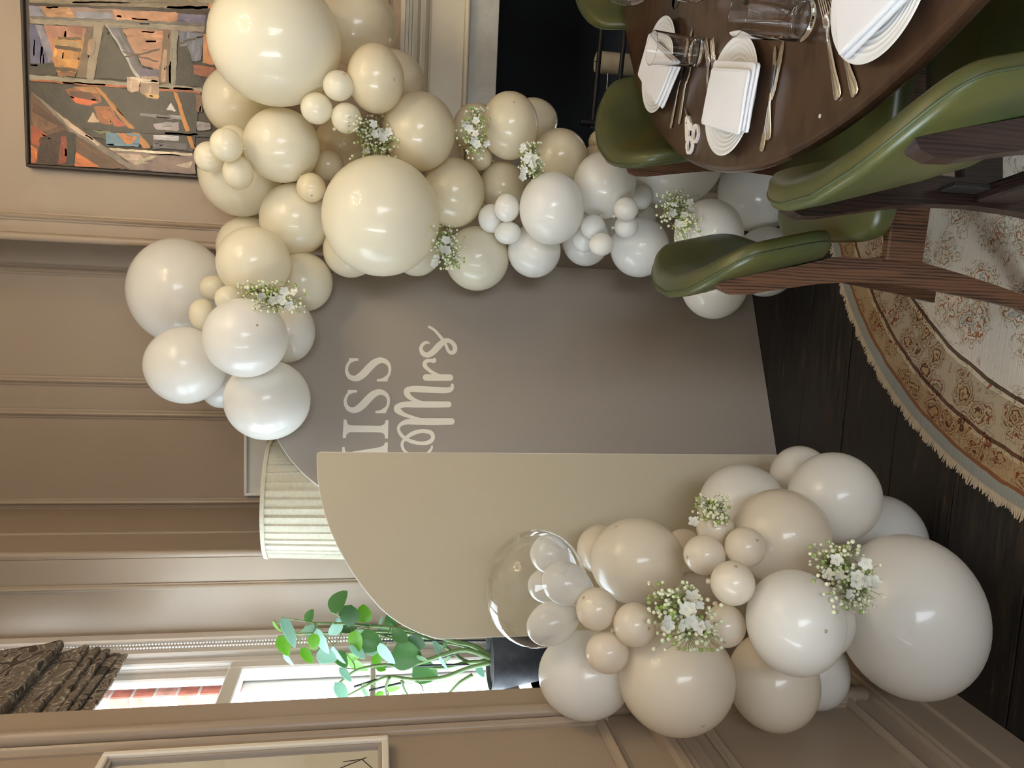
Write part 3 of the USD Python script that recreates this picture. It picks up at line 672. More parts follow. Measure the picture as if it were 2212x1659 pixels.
ang = np.linspace(0, np.pi, 61)
gR, gC, gZ = 0.5, 0.252, 1.475
arch = [(gC + gR, 0.0)] + [(gC + gR * math.cos(a), gZ + gR * math.sin(a)) for a in ang] + [(gC - gR, 0.0)]
bg = board('arch_board', 'tall greige arched backdrop board lettered MISS to Mrs, standing on the floor', arch, 0.0, 0.018, M['board_grey'])
for s in (gC - 0.32, gC + 0.36):
    q = to_frame(box(-0.02, 0.02, 0.0, 0.04, -0.16, 0, 0.003), BLp + BE * s + BN * -0.018, BE, UP, BN); q.fix_normals()
    part(bg, 'foot', q, M['board_edge'])
OFFC = 0.32
arc = [(984, 684), (1000, 684.3), (1040, 686.5), (1075, 692), (1110, 701), (1145, 713), (1180, 728.5), (1210, 745), (1240, 763), (1265, 781), (1290, 801), (1312, 820), (1330, 840), (1346, 863), (1357, 883), (1367, 905), (1374, 925), (1379, 942), (1381, 955)]
cs = [on_board(v, y, OFFC) for y, v in arc]
s1, s0 = on_board(1100, 978.5, OFFC)[0], cs[-1][0]
out = [(s1, 0.0), (s1, cs[0][1] - 0.012), (s1 - 0.004, cs[0][1] - 0.003), (s1 - 0.012, cs[0][1])] + cs[1:] + [(s0, 0.0)]
bc = board('quarter_arch_board', 'plain sand-coloured backdrop board with one rounded shoulder, in front of the greige one', out, OFFC, 0.018, M['board_cream'])
for s in (s0 + 0.1, s1 - 0.1):
    q = to_frame(box(-0.02, 0.02, 0.0, 0.04, -0.16, 0, 0.003), BLp + BE * s + BN * (OFFC - 0.018), BE, UP, BN); q.fix_normals()
    part(bc, 'foot', q, M['board_edge'])

# lettering: crop pixels / 4.424 + (650, 650)
def put_letter(name, pg):
    def conv(g):
        e = [on_board(650 + x / 4.424, 650 + y / 4.424) for x, y in g.exterior.coords]
        h = [[on_board(650 + x / 4.424, 650 + y / 4.424) for x, y in r_.coords] for r_ in g.interiors]
        return sg.Polygon(e, h).buffer(0)
    gs = [conv(g) for g in getattr(pg, 'geoms', [pg])]
    q = to_frame(extrude(so.unary_union(gs), 0.0009), BLp + BN * 0.0013, BE, UP, BN); q.fix_normals()
    part(bg, name, q, M['letter'])


def letter_s(dx, dy):
    spine = [(486, 566, 11), (455, 600, 13), (438, 645, 14), (442, 690, 17), (468, 728, 22), (515, 742, 27), (560, 727, 33), (608, 688, 36), (655, 637, 36), (705, 592, 33), (757, 570, 28), (808, 580, 22), (840, 612, 17), (850, 655, 14), (842, 700, 13), (818, 732, 13), (790, 752, 12)]
    g = ribbon(spine)
    g = so.unary_union([g, sg.Polygon([(463, 548), (549, 550), (549, 573), (520, 575), (480, 590), (455, 590)]), sg.Polygon([(725, 750), (775, 742), (815, 715), (848, 715), (824, 772), (725, 771)])])
    from shapely import affinity
    return affinity.translate(g, dx, dy)


put_letter('letter_s', letter_s(0, 0))
put_letter('letter_s', letter_s(-13, 303))
put_letter('letter_i', sg.Polygon([(409, 1135), (437, 1137), (440, 1165), (455, 1185), (480, 1191), (760, 1195), (790, 1185), (805, 1165), (810, 1139), (837, 1140), (831, 1317), (803, 1315), (801, 1285), (785, 1265), (755, 1258), (475, 1255), (450, 1262), (435, 1280), (429, 1312), (399, 1312)]))
put_letter('letter_m', so.unary_union([sg.Polygon([(395, 1398), (418, 1398), (421, 1430), (440, 1450), (420, 1540), (394, 1540)]), sg.Polygon([(420, 1462), (500, 1441), (740, 1402), (790, 1385), (805, 1354), (831, 1354), (826, 1500), (800, 1500), (792, 1472), (740, 1464), (470, 1490), (420, 1530)]),
                                       sg.Polygon([(410, 1500), (420, 1540), (760, 1640), (800, 1640), (800, 1625)]), sg.Polygon([(800, 1618), (806, 1645), (420, 1800), (410, 1745), (640, 1665)]), sg.Polygon([(420, 1785), (790, 1815), (826, 1760), (826, 1880), (790, 1860), (400, 1830), (396, 1780)])]))
put_letter('script_s', ribbon([(1222, 404, 9), (1195, 398, 14), (1162, 420, 16), (1147, 460, 17), (1168, 505, 22), (1215, 518, 26), (1262, 490, 29), (1310, 440, 32), (1352, 400, 27), (1395, 380, 22), (1440, 395, 20), (1470, 435, 21), (1468, 478, 22), (1438, 498, 18), (1408, 478, 15), (1388, 432, 14), (1360, 380, 15), (1325, 335, 14), (1275, 280, 12), (1226, 250, 12)]))
put_letter('script_r', so.unary_union([ribbon([(1195, 733, 30), (1300, 734, 31), (1425, 734, 30)]), ribbon([(1330, 722, 16), (1265, 690, 16), (1215, 655, 17), (1182, 615, 20), (1195, 580, 18), (1235, 572, 16), (1270, 575, 20), (1275, 562, 16)])]))
put_letter('script_m', so.unary_union([ribbon([(1446, 805, 13), (1440, 838, 20), (1395, 855, 27), (1290, 853, 29), (1150, 845, 31), (1060, 843, 28), (1015, 858, 28), (1015, 890, 28), (1045, 925, 23), (1100, 955, 17), (1160, 975, 14)]),
                                       ribbon([(1410, 990, 28), (1250, 991, 30), (1090, 990, 30), (985, 992, 27), (925, 1015, 28), (925, 1045, 30), (980, 1085, 20), (1060, 1112, 15), (1150, 1135, 12)]),
                                       ribbon([(1437, 1153, 31), (1280, 1155, 33), (1110, 1154, 31), (1010, 1158, 25), (950, 1185, 17), (932, 1225, 15), (950, 1270, 16), (990, 1310, 17), (1060, 1345, 18), (1150, 1362, 16), (1225, 1350, 20), (1262, 1310, 18), (1240, 1260, 20), (1160, 1245, 18), (1075, 1265, 20), (1005, 1310, 16), (968, 1360, 14), (975, 1410, 14), (1010, 1450, 12), (1090, 1485, 11), (1180, 1475, 11), (1240, 1425, 12), (1253, 1390, 8)])]))
# "to" beyond the front board
put_letter('script_t', so.unary_union([ribbon([(930, 1660, 12), (1100, 1660, 16), (1260, 1660, 14)]), ribbon([(1020, 1610, 9), (1025, 1710, 9)])]))
put_letter('script_o', ribbon([(1130, 1580, 12), (1120, 1620, 12), (1170, 1640, 14), (1240, 1625, 14), (1260, 1580, 12), (1220, 1550, 12), (1150, 1555, 12), (1130, 1580, 12)]))

# ---------------------------------------------------------------- floor lamp in the corner
lx, ly, lr = -0.832, 2.88, 0.216
lamp = thing('floor_lamp', 'standing lamp with a wide pleated cream drum shade in the alcove corner', 'lamp', (lx, ly, 0))
zt, zb = 1.955, 1.56
NP = 44
n = NP * 6
a = np.linspace(0, 2 * np.pi, n, endpoint=False)
rings = []
prng = np.random.default_rng(3)
amp = 0.5 + prng.random(NP)
for z, r0 in ((zb, lr + 0.012), ((zb + zt) / 2, lr + 0.005), (zt, lr - 0.002)):
    sawt = (a / (2 * np.pi) * NP) % 1.0
    rr_ = r0 + 0.0055 * amp[(np.arange(n) // 6)] * (sawt - 0.5)
    rings.append(np.stack([rr_ * np.cos(a), rr_ * np.sin(a), np.full(n, z)], 1))
inner = [q * np.array([0.985, 0.985, 1]) for q in rings[::-1]]
part(lamp, 'shade', loft(rings + inner, close=True), M['shade'])
for z, r0 in ((zt, lr - 0.0), (zb, lr + 0.013)):
    part(lamp, 'trim', lathe([(r0 - 0.006, z - 0.008), (r0 + 0.004, z - 0.008), (r0 + 0.0055, z), (r0 + 0.004, z + 0.006), (r0 - 0.006, z + 0.006), (r0 - 0.006, z - 0.008)], 72), M['shade'], 40)
part(lamp, 'pole', lathe([(0, 0.02), (0.012, 0.02), (0.012, 1.7), (0, 1.7)], 20), M['brass'], 40)
part(lamp, 'base', lathe([(0, 0), (0.14, 0), (0.14, 0.015), (0.03, 0.03), (0.014, 0.06), (0, 0.06)], 48), M['brass'], 40)
part(lamp, 'shade_carrier', cat_(*[tube([(0, 0, 1.66), (lr * 0.97 * math.cos(q), lr * 0.97 * math.sin(q), 1.66)], 0.003, 6) for q in (0, 2.094, 4.189)]), M['brass'])

# ---------------------------------------------------------------- chandelier (above the table, seen only as rings of light in the balloons)
CH = (1.05, 1.40, 2.95)
ch = thing('chandelier', 'ring chandelier with eight warm bulbs hanging over the table', 'chandelier', CH)
part(ch, 'ring', tube([(0.38 * math.cos(q), 0.38 * math.sin(q), -0.05) for q in np.linspace(0, 2 * np.pi, 48, endpoint=False)], 0.009, 8, close=True), M['brass'], True)
part(ch, 'stem', lathe([(0, -0.08), (0.02, -0.07), (0.012, -0.04), (0.008, 0.1), (0.008, ZC - CH[2]), (0, ZC - CH[2])], 16), M['brass'], 40)
for k in range(8):
    q = k * np.pi / 4 + 0.2
    c, s = math.cos(q), math.sin(q)
    part(ch, 'arm', tube([(0.01 * c, 0.01 * s, -0.05), (0.2 * c, 0.2 * s, -0.1), (0.38 * c, 0.38 * s, -0.05), (0.38 * c, 0.38 * s, -0.0)], 0.006, 6), M['brass'], True)
    b = trimesh.creation.icosphere(2, 0.0257); b.apply_scale([1, 1, 1.25])
    b.apply_translation((0.38 * c, 0.38 * s, 0.02)); part(ch, 'bulb', b, M['bulb'], True)

# ---------------------------------------------------------------- pot plant on the window sill
POTC = np.array([-1.245, 2.36])
pot = thing('pot_plant', 'leggy green pot plant in a dark slate pot on the window sill', 'pot plant', (POTC[0], POTC[1], W1[2]))
part(pot, 'pot', lathe([(0, 0), (0.062, 0), (0.064, 0.004), (0.093, 0.176), (0.095, 0.18), (0.088, 0.18), (0.084, 0.165), (0.0, 0.163)], 48), M['pot'], 40)
part(pot, 'soil', lathe([(0, 0.155), (0.083, 0.155), (0.08, 0.168), (0.03, 0.174), (0, 0.172)], 24), M['soil'], True)
P0 = np.array([POTC[0], POTC[1], W1[2]])


def pl(cx, cy, dt=0.0):
    """crop pixel (550+x/3.403, 1240+y/3.403) on a slanting plane through the plant"""
    px, py = 550 + cx / 3.403, 1240 + cy / 3.403
    return at_t(px, py, 2.62 + dt) - P0


STEMS = [([(1700, 560), (1600, 520), (1480, 500), (1250, 430), (1000, 390), (850, 380), (700, 365), (440, 360)], 0.0, 0.009), ([(1690, 600), (1540, 540), (1250, 640), (1100, 690), (960, 660), (740, 700), (600, 820)], -0.02, 0.0085),
         ([(1690, 640), (1560, 650), (1400, 690), (1200, 690)], 0.03, 0.009), ([(1680, 660), (1560, 690), (1400, 760), (1180, 780), (980, 745), (860, 800), (690, 890)], -0.04, 0.0075), ([(1690, 600), (1560, 660), (1400, 530), (1200, 440), (900, 420), (640, 430), (300, 440)], 0.05, 0.007),
         ([(1620, 560), (1480, 510), (1000, 480), (820, 400), (500, 440)], 0.08, 0.006), ([(1600, 740), (1500, 800), (1420, 890), (1350, 940)], -0.06, 0.006), ([(990, 760), (960, 840), (980, 920)], -0.05, 0.006), ([(1080, 780), (1100, 850), (1140, 910)], -0.05, 0.005)]
for pts, dt, r0 in STEMS:
    P = [pl(x, y, dt) for x, y in pts]
    if pts[0][0] > 1650:
        P = [np.array([P[0][0] * 0.4, P[0][1] * 0.4, 0.165])] + P[1:]
    P = np.array(P)
    tt = np.linspace(0, len(P) - 1, len(P) * 4)
    P = np.stack([np.interp(tt, range(len(P)), P[:, k]) for k in range(3)], 1)
    for _ in range(2): P[1:-1] = (P[:-2] + 2 * P[1:-1] + P[2:]) / 4
    part(pot, 'stem', tube(P, np.linspace(r0, r0 * 0.45, len(P)), 7), M['stem'], True)
for (a_, b_) in (((1700, 490), (780, 495)), ((1690, 660), (870, 685)), ((1560, 560), (1280, 640)), ((1100, 795), (840, 855)), ((900, 775), (730, 830))):
    part(pot, 'stake', tube([pl(*a_, 0.02), pl(*b_, 0.0)], 0.0035, 6), M['stake'], True)
LEAVES = [  # x, y, length, width, direction (deg, crop), material, tilt
    (615, 200, 165, 105, -55, 0, .5), (695, 310, 150, 140, 100, 1, .2), (803, 292, 120, 125, -100, 2, .3), (600, 385, 140, 75, -60, 3, .8), (405, 310, 100, 70, -70, 0, .6), (410, 410, 110, 95, -30, 1, .5), (255, 430, 215, 50, 62, 3, 1.0), (165, 388, 95, 42, 60, 2, .9), (215, 530, 150, 70, 60, 2, .6),
    (250, 630, 110, 55, 60, 3, .7), (385, 600, 130, 55, 50, 2, .7), (225, 405, 70, 50, 20, 0, .6), (435, 500, 110, 70, 80, 2, .5), (495, 500, 190, 80, 70, 3, .4), (530, 605, 140, 100, 20, 3, .3), (615, 600, 150, 60, 60, 3, .8), (640, 630, 130, 70, 50, 0, .7), (745, 500, 150, 100, 90, 2, .3),
    (850, 500, 170, 140, 20, 0, .3), (790, 450, 120, 100, 30, 0, .4), (1000, 360, 120, 95, -120, 0, .4), (760, 670, 160, 85, 35, 2, .5), (900, 630, 80, 70, 60, 2, .5), (970, 590, 170, 90, 60, 3, .6), (1120, 600, 200, 185, 10, 0, .15), (1190, 505, 130, 125, 40, 1, .3), (1255, 720, 180, 160, 20, 0, .2),
    (1010, 835, 110, 70, 10, 2, .5), (1660, 715, 100, 40, 50, 3, .8), (1300, 880, 110, 45, 20, 3, .7), (640, 870, 150, 60, 55, 3, .8), (815, 870, 120, 45, 70, 0, .8), (920, 900, 70, 55, 60, 2, .6), (860, 560, 90, 70, 160, 3, .5), (760, 570, 130, 45, 40, 3, .9), (1390, 660, 110, 35, 65, 3, .9), (1345, 550, 120, 30, 60, 3, .9),
    (720, 610, 80, 70, 20, 2, .5), (690, 400, 110, 60, 0, 1, .4), (990, 420, 170, 70, 20, 1, .4), (1070, 460, 120, 80, 30, 0, .5), (1230, 620, 80, 40, 30, 0, .6), (930, 690, 70, 45, 20, 2, .5), (1400, 520, 70, 30, -50, 0, .7), (925, 360, 90, 28, -80, 3, 1.0), (1420, 620, 60, 30, -40, 0, .8), (670, 740, 120, 35, 45, 3, .9)]


def leaf(p, L_, W_, ang_, tilt, seed):
    th = math.radians(ang_)
    ex = math.cos(th) * DOWN - math.sin(th) * RIGHT
    ey = -(math.sin(th) * DOWN + math.cos(th) * RIGHT)
    g = np.random.default_rng(seed)
    ez = -FWD
    ez = ez * math.cos(tilt) + ey * math.sin(tilt) * (1 if seed % 2 else -1)
    ey = np.cross(ez, ex)
    u = np.linspace(0, 1, 12)
    w = W_ / 2 * np.sin(np.pi * u ** 0.8) ** 0.62 * (1 - 0.15 * u) / max(0.3, math.cos(tilt))
    w = np.minimum(w, W_ * 0.75)
    bend = -0.18 * L_ * (u ** 2) * 0.6
    V = []
    for i in range(12):
        for s in (-1, -0.5, 0, 0.5, 1):
            V.append(p + ex * (u[i] - 0.5) * L_ + ey * s * w[i] + ez * (bend[i] + abs(s) * w[i] * 0.22))
    Fc = []
    for i in range(11):
        for j in range(4):
            q = i * 5 + j
            Fc += [[q, q + 1, q + 6], [q, q + 6, q + 5]]
    V = np.array(V); nV = len(V)
    V = np.vstack([V, V - ez * 0.0007]); Fc = np.array(Fc)
    return trimesh.Trimesh(V, np.vstack([Fc, Fc[:, ::-1] + nV]), process=False), p - ex * L_ / 2


petioles = []
for i, (x, y, l_, w_, an, mt, tilt) in enumerate(LEAVES):
    sc = 2.62 / F / 3.403
    dt = ((i * 37) % 17 - 8) / 8 * 0.09
    c = pl(x, y, dt)
    lm, base = leaf(c, l_ * sc * 1.12, w_ * sc * 1.18, an, min(tilt, 0.95), i)
    part(pot, 'leaf', lm, M[f'leaf{mt}'], True)
    # nearest stem point
    best = min((np.linalg.norm(pl(sx, sy, sd) - base), tuple(pl(sx, sy, sd))) for pts, sd, _ in STEMS for sx, sy in pts)
    tgt = np.array(best[1])
    mid = (base + tgt) / 2 + np.array([0, 0, -0.008])
    petioles.append(tube([base, mid, tgt], [0.0014, 0.0018, 0.0022], 5))
part(pot, 'leaf_stalk', trimesh.util.concatenate(petioles), M['stem'], True, kind='stuff')

# ---------------------------------------------------------------- balloons
BAL = {
'g1': (591, 84, 146, 146, 2.436, 'ivory'),
'g2': (770, 57, 90, 90, 2.70, 'cream'),
'g3': (811, 169, 62, 77, 2.465, 'cream'),
'g4': (843, 178, 75, 75, 2.716, 'cream'),
'g5': (731, 185, 34, 34, 2.41, 'ivory'),
'g6': (684, 234, 35, 35, 2.44, 'ivory'),
'g7': (748, 255, 33, 34, 2.46, 'ivory'),
'g8': (514, 218, 79, 79, 2.812, 'ivory'),
'g9': (607, 313, 84, 82, 2.636, 'ivory'),
'g10': (489, 313, 37, 37, 2.474, 'ivory'),
'g11': (502, 299, 33, 30, 2.628, 'ivory'),
'g12': (452, 339, 34, 34, 2.614, 'ivory'),
'g13': (514, 373, 34, 37, 2.561, 'ivory'),
'g14': (517, 377, 91, 91, 2.82, 'ivory'),
'g15': (709, 357, 34, 34, 2.792, 'cream'),
'g16': (672, 405, 32, 32, 2.616, 'cream'),
'g17': (637, 473, 78, 78, 2.754, 'ivory'),
'g18': (822, 466, 128, 131, 2.528, 'ivory'),
'g19': (905, 283, 79, 87, 2.623, 'cream'),
'g20': (980, 416, 67, 76, 2.77, 'cream'),
'g21': (738, 318, 62, 66, 2.921, 'cream'),
'g23': (1101, 271, 62, 75, 2.738, 'cream'),
'g24': (1150, 262, 55, 52, 2.909, 'cream'),
'g25': (1028, 275, 50, 54, 2.898, 'cream'),
'g26': (1035, 340, 29, 29, 2.813, 'cream'),
'g27': (1208, 338, 61, 62, 2.827, 'cream'),
'g28': (1086, 404, 50, 58, 2.875, 'cream'),
'g29': (1192, 450, 70, 79, 2.618, 'white'),
'g30': (1095, 449, 27, 31, 2.667, 'white'),
'g31': (1062, 472, 29, 32, 2.75, 'white'),
'g32': (1097, 503, 29, 25, 2.708, 'white'),
'g33': (1030, 558, 69, 70, 2.843, 'ivory'),
'g34': (1154, 542, 57, 58, 2.798, 'white'),
'g35': (1266, 517, 52, 58, 2.863, 'white'),
'g36': (1306, 399, 68, 74, 2.721, 'white'),
'g37': (1281, 490, 27, 27, 2.652, 'white'),
'g38': (1262, 518, 26, 27, 2.729, 'white'),
'g39': (1299, 528, 27, 25, 2.611, 'white'),
'g40': (1352, 452, 27, 26, 2.627, 'white'),
'g41': (1385, 426, 25, 27, 2.787, 'white'),
'g42': (1353, 489, 26, 25, 2.695, 'white'),
'g43': (1396, 470, 21, 26, 2.891, 'white'),
'g44': (1322, 505, 34, 36, 2.965, 'white'),
'g45': (1382, 534, 64, 65, 2.819, 'white'),
'g46': (1298, 306, 27, 27, 2.914, 'cream'),
'g47': (1320, 312, 28, 27, 2.799, 'cream'),
'g48': (1285, 333, 23, 22, 2.864, 'cream'),
'g49': (1456, 335, 112, 112, 2.862, 'white'),
'g50': (1532, 508, 76, 79, 2.564, 'white'),
'g51': (1640, 412, 90, 90, 2.88, 'white'),
'g52': (1655, 565, 74, 76, 2.826, 'white'),
'g53': (1544, 615, 73, 74, 2.744, 'white'),
'g54': (383, 628, 114, 114, 2.939, 'white'),
'g55': (535, 534, 70, 67, 2.933, 'ivory'),
'g56': (547, 567, 82, 78, 2.577, 'ivory'),
'g57': (655, 609, 64, 64, 2.771, 'ivory'),
'g58': (757, 540, 60, 60, 2.773, 'ivory'),
'g59': (900, 545, 52, 52, 2.844, 'ivory'),
'g60': (461, 622, 30, 28, 2.779, 'ivory'),
'g61': (493, 646, 30, 29, 2.49, 'ivory'),
'g62': (437, 679, 30, 34, 2.652, 'ivory'),
'g63': (399, 789, 92, 83, 2.667, 'white'),
'g64': (529, 729, 94, 86, 2.391, 'white'),
'g65': (621, 715, 60, 68, 2.679, 'white'),
'g66': (576, 864, 95, 87, 2.571, 'white'),
'g67': (478, 832, 48, 50, 2.874, 'white'),
'l1': (1158, 1272, 113, 129, 1.878, 'clear'),
'l2': (1187, 1197, 42, 43, 1.878, 'pearl'),
'l3': (1179, 1265, 39, 38, 1.943, 'pearl'),
'l4': (1222, 1261, 53, 48, 1.818, 'pearl'),
'l5': (1193, 1346, 58, 48, 1.828, 'pearl'),
'l6': (1289, 1316, 45, 47, 1.755, 'sand'),
'l7': (1312, 1410, 47, 47, 1.733, 'sand'),
'l8': (1371, 1350, 46, 49, 1.704, 'sand'),
'l9': (1377, 1213, 102, 95, 2.052, 'sand'),
'l10': (1298, 1187, 52, 54, 2.227, 'sand'),
'l11': (1478, 1190, 46, 48, 2.225, 'sand'),
'l12': (1522, 1199, 46, 44, 1.839, 'sand'),
'l13': (1546, 1143, 42, 40, 1.908, 'sand'),
'l14': (1610, 1182, 45, 44, 1.811, 'sand'),
'l15': (1583, 1260, 49, 49, 1.632, 'sand'),
'l16': (1567, 1352, 45, 48, 1.705, 'sand'),
'l17': (1505, 1285, 50, 50, 2.174, 'sand'),
'l18': (1463, 1468, 127, 127, 1.76, 'sand'),
'l19': (1265, 1460, 102, 99, 1.897, 'white'),
'l20': (1688, 1160, 111, 104, 1.927, 'sand'),
'l21': (1605, 1098, 97, 96, 2.2, 'white'),
'l22': (1805, 1075, 104, 98, 2.06, 'white'),
'l23': (1730, 1030, 68, 67, 2.274, 'white'),
'l24': (1905, 1172, 105, 103, 2.175, 'white'),
'l25': (1721, 1347, 110, 117, 1.621, 'white'),
'l29': (1768, 1342, 82, 84, 1.78, 'white'),
'l26': (1975, 1335, 171, 181, 1.874, 'white'),
'l27': (1673, 1475, 102, 110, 1.858, 'sand'),
'l28': (1760, 1452, 78, 85, 2.003, 'white'),
}
LABELS = {
'g1': ('largest ivory balloon, in front of the oil painting',),
'g2': ('big cream balloon over the mantel, partly behind the largest ivory balloon',),
'g3': ('egg-shaped cream balloon with a dark tip, overlapping the mantel mouldings',),
'g4': ('shaded cream balloon against the mantel, mostly behind the egg-shaped one with a dark tip',),
'g5': ('small ivory balloon pressed against the egg-shaped cream balloon near the mantel', 'trio of small ivory balloons below the largest balloon'),
'g6': ('small ivory balloon touching the underside of the largest ivory balloon', 'trio of small ivory balloons below the largest balloon'),
'g7': ('small ivory balloon just above the top white flower spray of the right garland', 'trio of small ivory balloons below the largest balloon'),
'g8': ('ivory balloon over the lower painting, tucked behind the largest ivory balloon',),
'g9': ('round ivory balloon directly below the largest one, chandelier ring reflected in it',),
'g10': ('small pale balloon in front of its cluster, overlapping the side frame of the painting', 'cluster of small ivory balloons at the painting edge'),
'g11': ('small ivory balloon peeping out behind another small one at the painting', 'cluster of small ivory balloons at the painting edge'),
'g12': ('small ivory balloon reaching highest up over the painting corner', 'cluster of small ivory balloons at the painting edge'),
'g13': ('small translucent ivory balloon resting on the large pale one beside the painting frame', 'cluster of small ivory balloons at the painting edge'),
'g14': ('large pale ivory balloon behind the small ones at the lower corner of the painting frame',),
'g15': ('small shaded cream balloon half hidden behind the second largest ivory balloon of the garland',),
'g16': ('small cream balloon with a tip spot at the shoulder of the big central ivory balloon',),
'g17': ('pale ivory balloon between the big central one and the white clusters at the garland top',),
'g18': ('big central ivory balloon of the right garland, overlapping the edge of the greige board',),
'g19': ('glossy cream balloon below the mantel, next to the top white flower spray',),
'g20': ('glossy cream balloon touching the lower side of the big central ivory balloon',),
'g21': ('deep cream balloon in shade behind the trio of small ivory balloons',),
'g23': ('glossy tan balloon standing out against the black hearth',),
'g24': ('shaded tan balloon behind the glossy one at the black hearth',),
'g25': ('cream balloon in shade behind the flower spray at the marble slip',),
'g26': ('small cream balloon showing below the flower spray at the marble slip',),
'g27': ('cream balloon at the hearth below the two tan ones, flowers in front of it',),
'g28': ('tan balloon in shade between the small white trio and the garland flowers',),
'g29': ('round glossy white balloon in the middle of the right garland',),
'g30': ('small white balloon squeezed against the round white one, uppermost of its trio', 'trio of small white balloons in the middle of the garland'),
'g31': ('small white balloon of the mid garland trio, farthest from the round white balloon', 'trio of small white balloons in the middle of the garland'),
'g32': ('small flattened white balloon of the mid garland trio, nearest the greige board', 'trio of small white balloons in the middle of the garland'),
'g33': ('ivory balloon hanging over the greige board beside the lettering Mrs, flowers above it',),
'g34': ('white balloon against the greige board below the mid garland trio',),
'g35': ('pale white balloon half behind two small ones at the greige board edge',),
'g36': ('large white balloon beside the cluster of four small white ones',),
'g37': ('small glossy white balloon, upper one of the three at the board edge', 'three small white balloons at the board edge'),
'g38': ('small white balloon half hidden behind the other two at the board edge', 'three small white balloons at the board edge'),
'g39': ('small white balloon closest to the floor of the three at the board edge', 'three small white balloons at the board edge'),
'g40': ('small white balloon in front of the other three of its cluster', 'four small white balloons low in the garland'),
'g41': ('small white balloon of the four, nearest the round table', 'four small white balloons low in the garland'),
'g42': ('small white balloon of the four, nearest the greige board', 'four small white balloons low in the garland'),
'g43': ('narrow small white balloon half hidden, next to the lowest white flower spray of the garland', 'four small white balloons low in the garland'),
'g44': ('medium white balloon showing in the gap behind the two small white clusters',),
'g45': ('glossy white balloon low against the greige board, just above the front chair',),
'g46': ('small cream balloon at the hearth, farthest back of the three near the green chair', 'three small cream balloons by the hearth'),
'g47': ('small cream balloon at the hearth, touching the back of the far green chair', 'three small cream balloons by the hearth'),
'g48': ('small cream balloon at the hearth, mostly hidden by a large white one', 'three small cream balloons by the hearth'),
'g49': ('big white balloon under the far green chair and the edge of the round table',),
'g50': ('large white balloon behind the front chair back, flower spray touching it',),
'g51': ('shaded white balloon on the floor under the edge of the round table',),
'g52': ('white balloon on the floor behind the front chair, seen on both sides of its post',),
'g53': ('bluish white balloon at the foot of the greige board, beside the front chair',),
'g54': ('biggest white balloon of the garland top, against the alcove panelling',),
'g55': ('ivory balloon tucked behind two others at the garland top, next to the wall panelling',),
'g56': ('translucent ivory balloon in front of the garland top, above the trailing flower spray',),
'g57': ('pale ivory balloon over the greige board top, below the trailing flower spray',),
'g58': ('shaded ivory balloon behind the big central one at the top of the greige board',),
'g59': ('shaded ivory balloon peeping out under the big central one over the greige board',),
'g60': ('tiny cream balloon beside the biggest white one, farthest from the window of its trio', 'trio of small cream balloons at the garland top'),
'g61': ('tiny cream balloon touching the trailing flower spray', 'trio of small cream balloons at the garland top'),
'g62': ('tiny yellowish cream balloon in front of the biggest white one, nearest the window', 'trio of small cream balloons at the garland top'),
'g63': ('white balloon high on the garland top, window light on its lower side',),
'g64': ('white balloon with a grey tip spot at the front of the garland top',),
'g65': ('shaded white balloon behind the one with the grey tip spot, over the greige board',),
'g66': ('white balloon at the garland end, next to the lampshade',),
'g67': ('sliver of a bluish white balloon between two others at the garland end by the lampshade',),
'l1': ('clear bubble balloon holding small pearly balloons, on top of the left cluster',),
'l2': ('small pearly balloon inside the clear bubble, nearest the sand-coloured board', 'pearly balloons in the clear bubble'),
'l3': ('small pinkish pearl balloon inside the clear bubble, behind the others', 'pearly balloons in the clear bubble'),
'l4': ('milky pearl balloon in the front middle of the clear bubble', 'pearly balloons in the clear bubble'),
'l5': ('milky pearl balloon inside the clear bubble, nearest the window', 'pearly balloons in the clear bubble'),
'l6': ('small tan balloon directly under the clear bubble', 'three small tan balloons under the clear bubble'),
'l7': ('small tan balloon nearest the window, in front of a big white one', 'three small tan balloons under the clear bubble'),
'l8': ('small tan balloon with a dark tip, touching the largest flower spray', 'three small tan balloons under the clear bubble'),
'l9': ('large tan balloon with a chandelier reflection, just below the clear bubble',),
'l10': ('tan balloon half hidden behind the large tan one below the clear bubble',),
'l11': ('tan balloon mostly hidden behind the small group of five, against the sand board',),
'l12': ('small tan balloon next to the large tan one with a chandelier reflection', 'small tan balloons in the heart of the left cluster'),
'l13': ('small tan balloon beside the thin green budded spray', 'small tan balloons in the heart of the left cluster'),
'l14': ('small tan balloon with a dark tip, lying on a large tan balloon', 'small tan balloons in the heart of the left cluster'),
'l15': ('small tan balloon at the very front, in the centre of the left cluster', 'small tan balloons in the heart of the left cluster'),
'l16': ('small tan balloon between the largest flower spray and the glossy cream balloon', 'small tan balloons in the heart of the left cluster'),
'l17': ('tan balloon in deep shade behind the largest flower spray',),
'l18': ('largest tan balloon, by the left wall, with a dark tip low on it',),
'l19': ('white balloon on the left wall under the clear bubble and the plant pot',),
'l20': ('large tan balloon facing the rug with a small chandelier ring reflection',),
'l21': ('white balloon leaning on the sand board behind the thin green budded spray',),
'l22': ('white balloon on the dark floor side of the left cluster, facing the rug',),
'l23': ('white balloon at the foot of the two boards, behind another white one',),
'l24': ('grey shaded white balloon on the floor behind the largest floor balloon',),
'l25': ('glossy cream-white balloon at the front of the left cluster with a chandelier reflection',),
'l29': ('pale balloon just behind the glossy cream-white one, only a rim showing',),
'l26': ('largest white balloon, resting low by the floor with a bluish lit side',),
'l27': ('tan balloon by the left wall below the largest tan one',),
'l28': ('grey shaded balloon by the left wall skirting behind the floor balloons',),
}
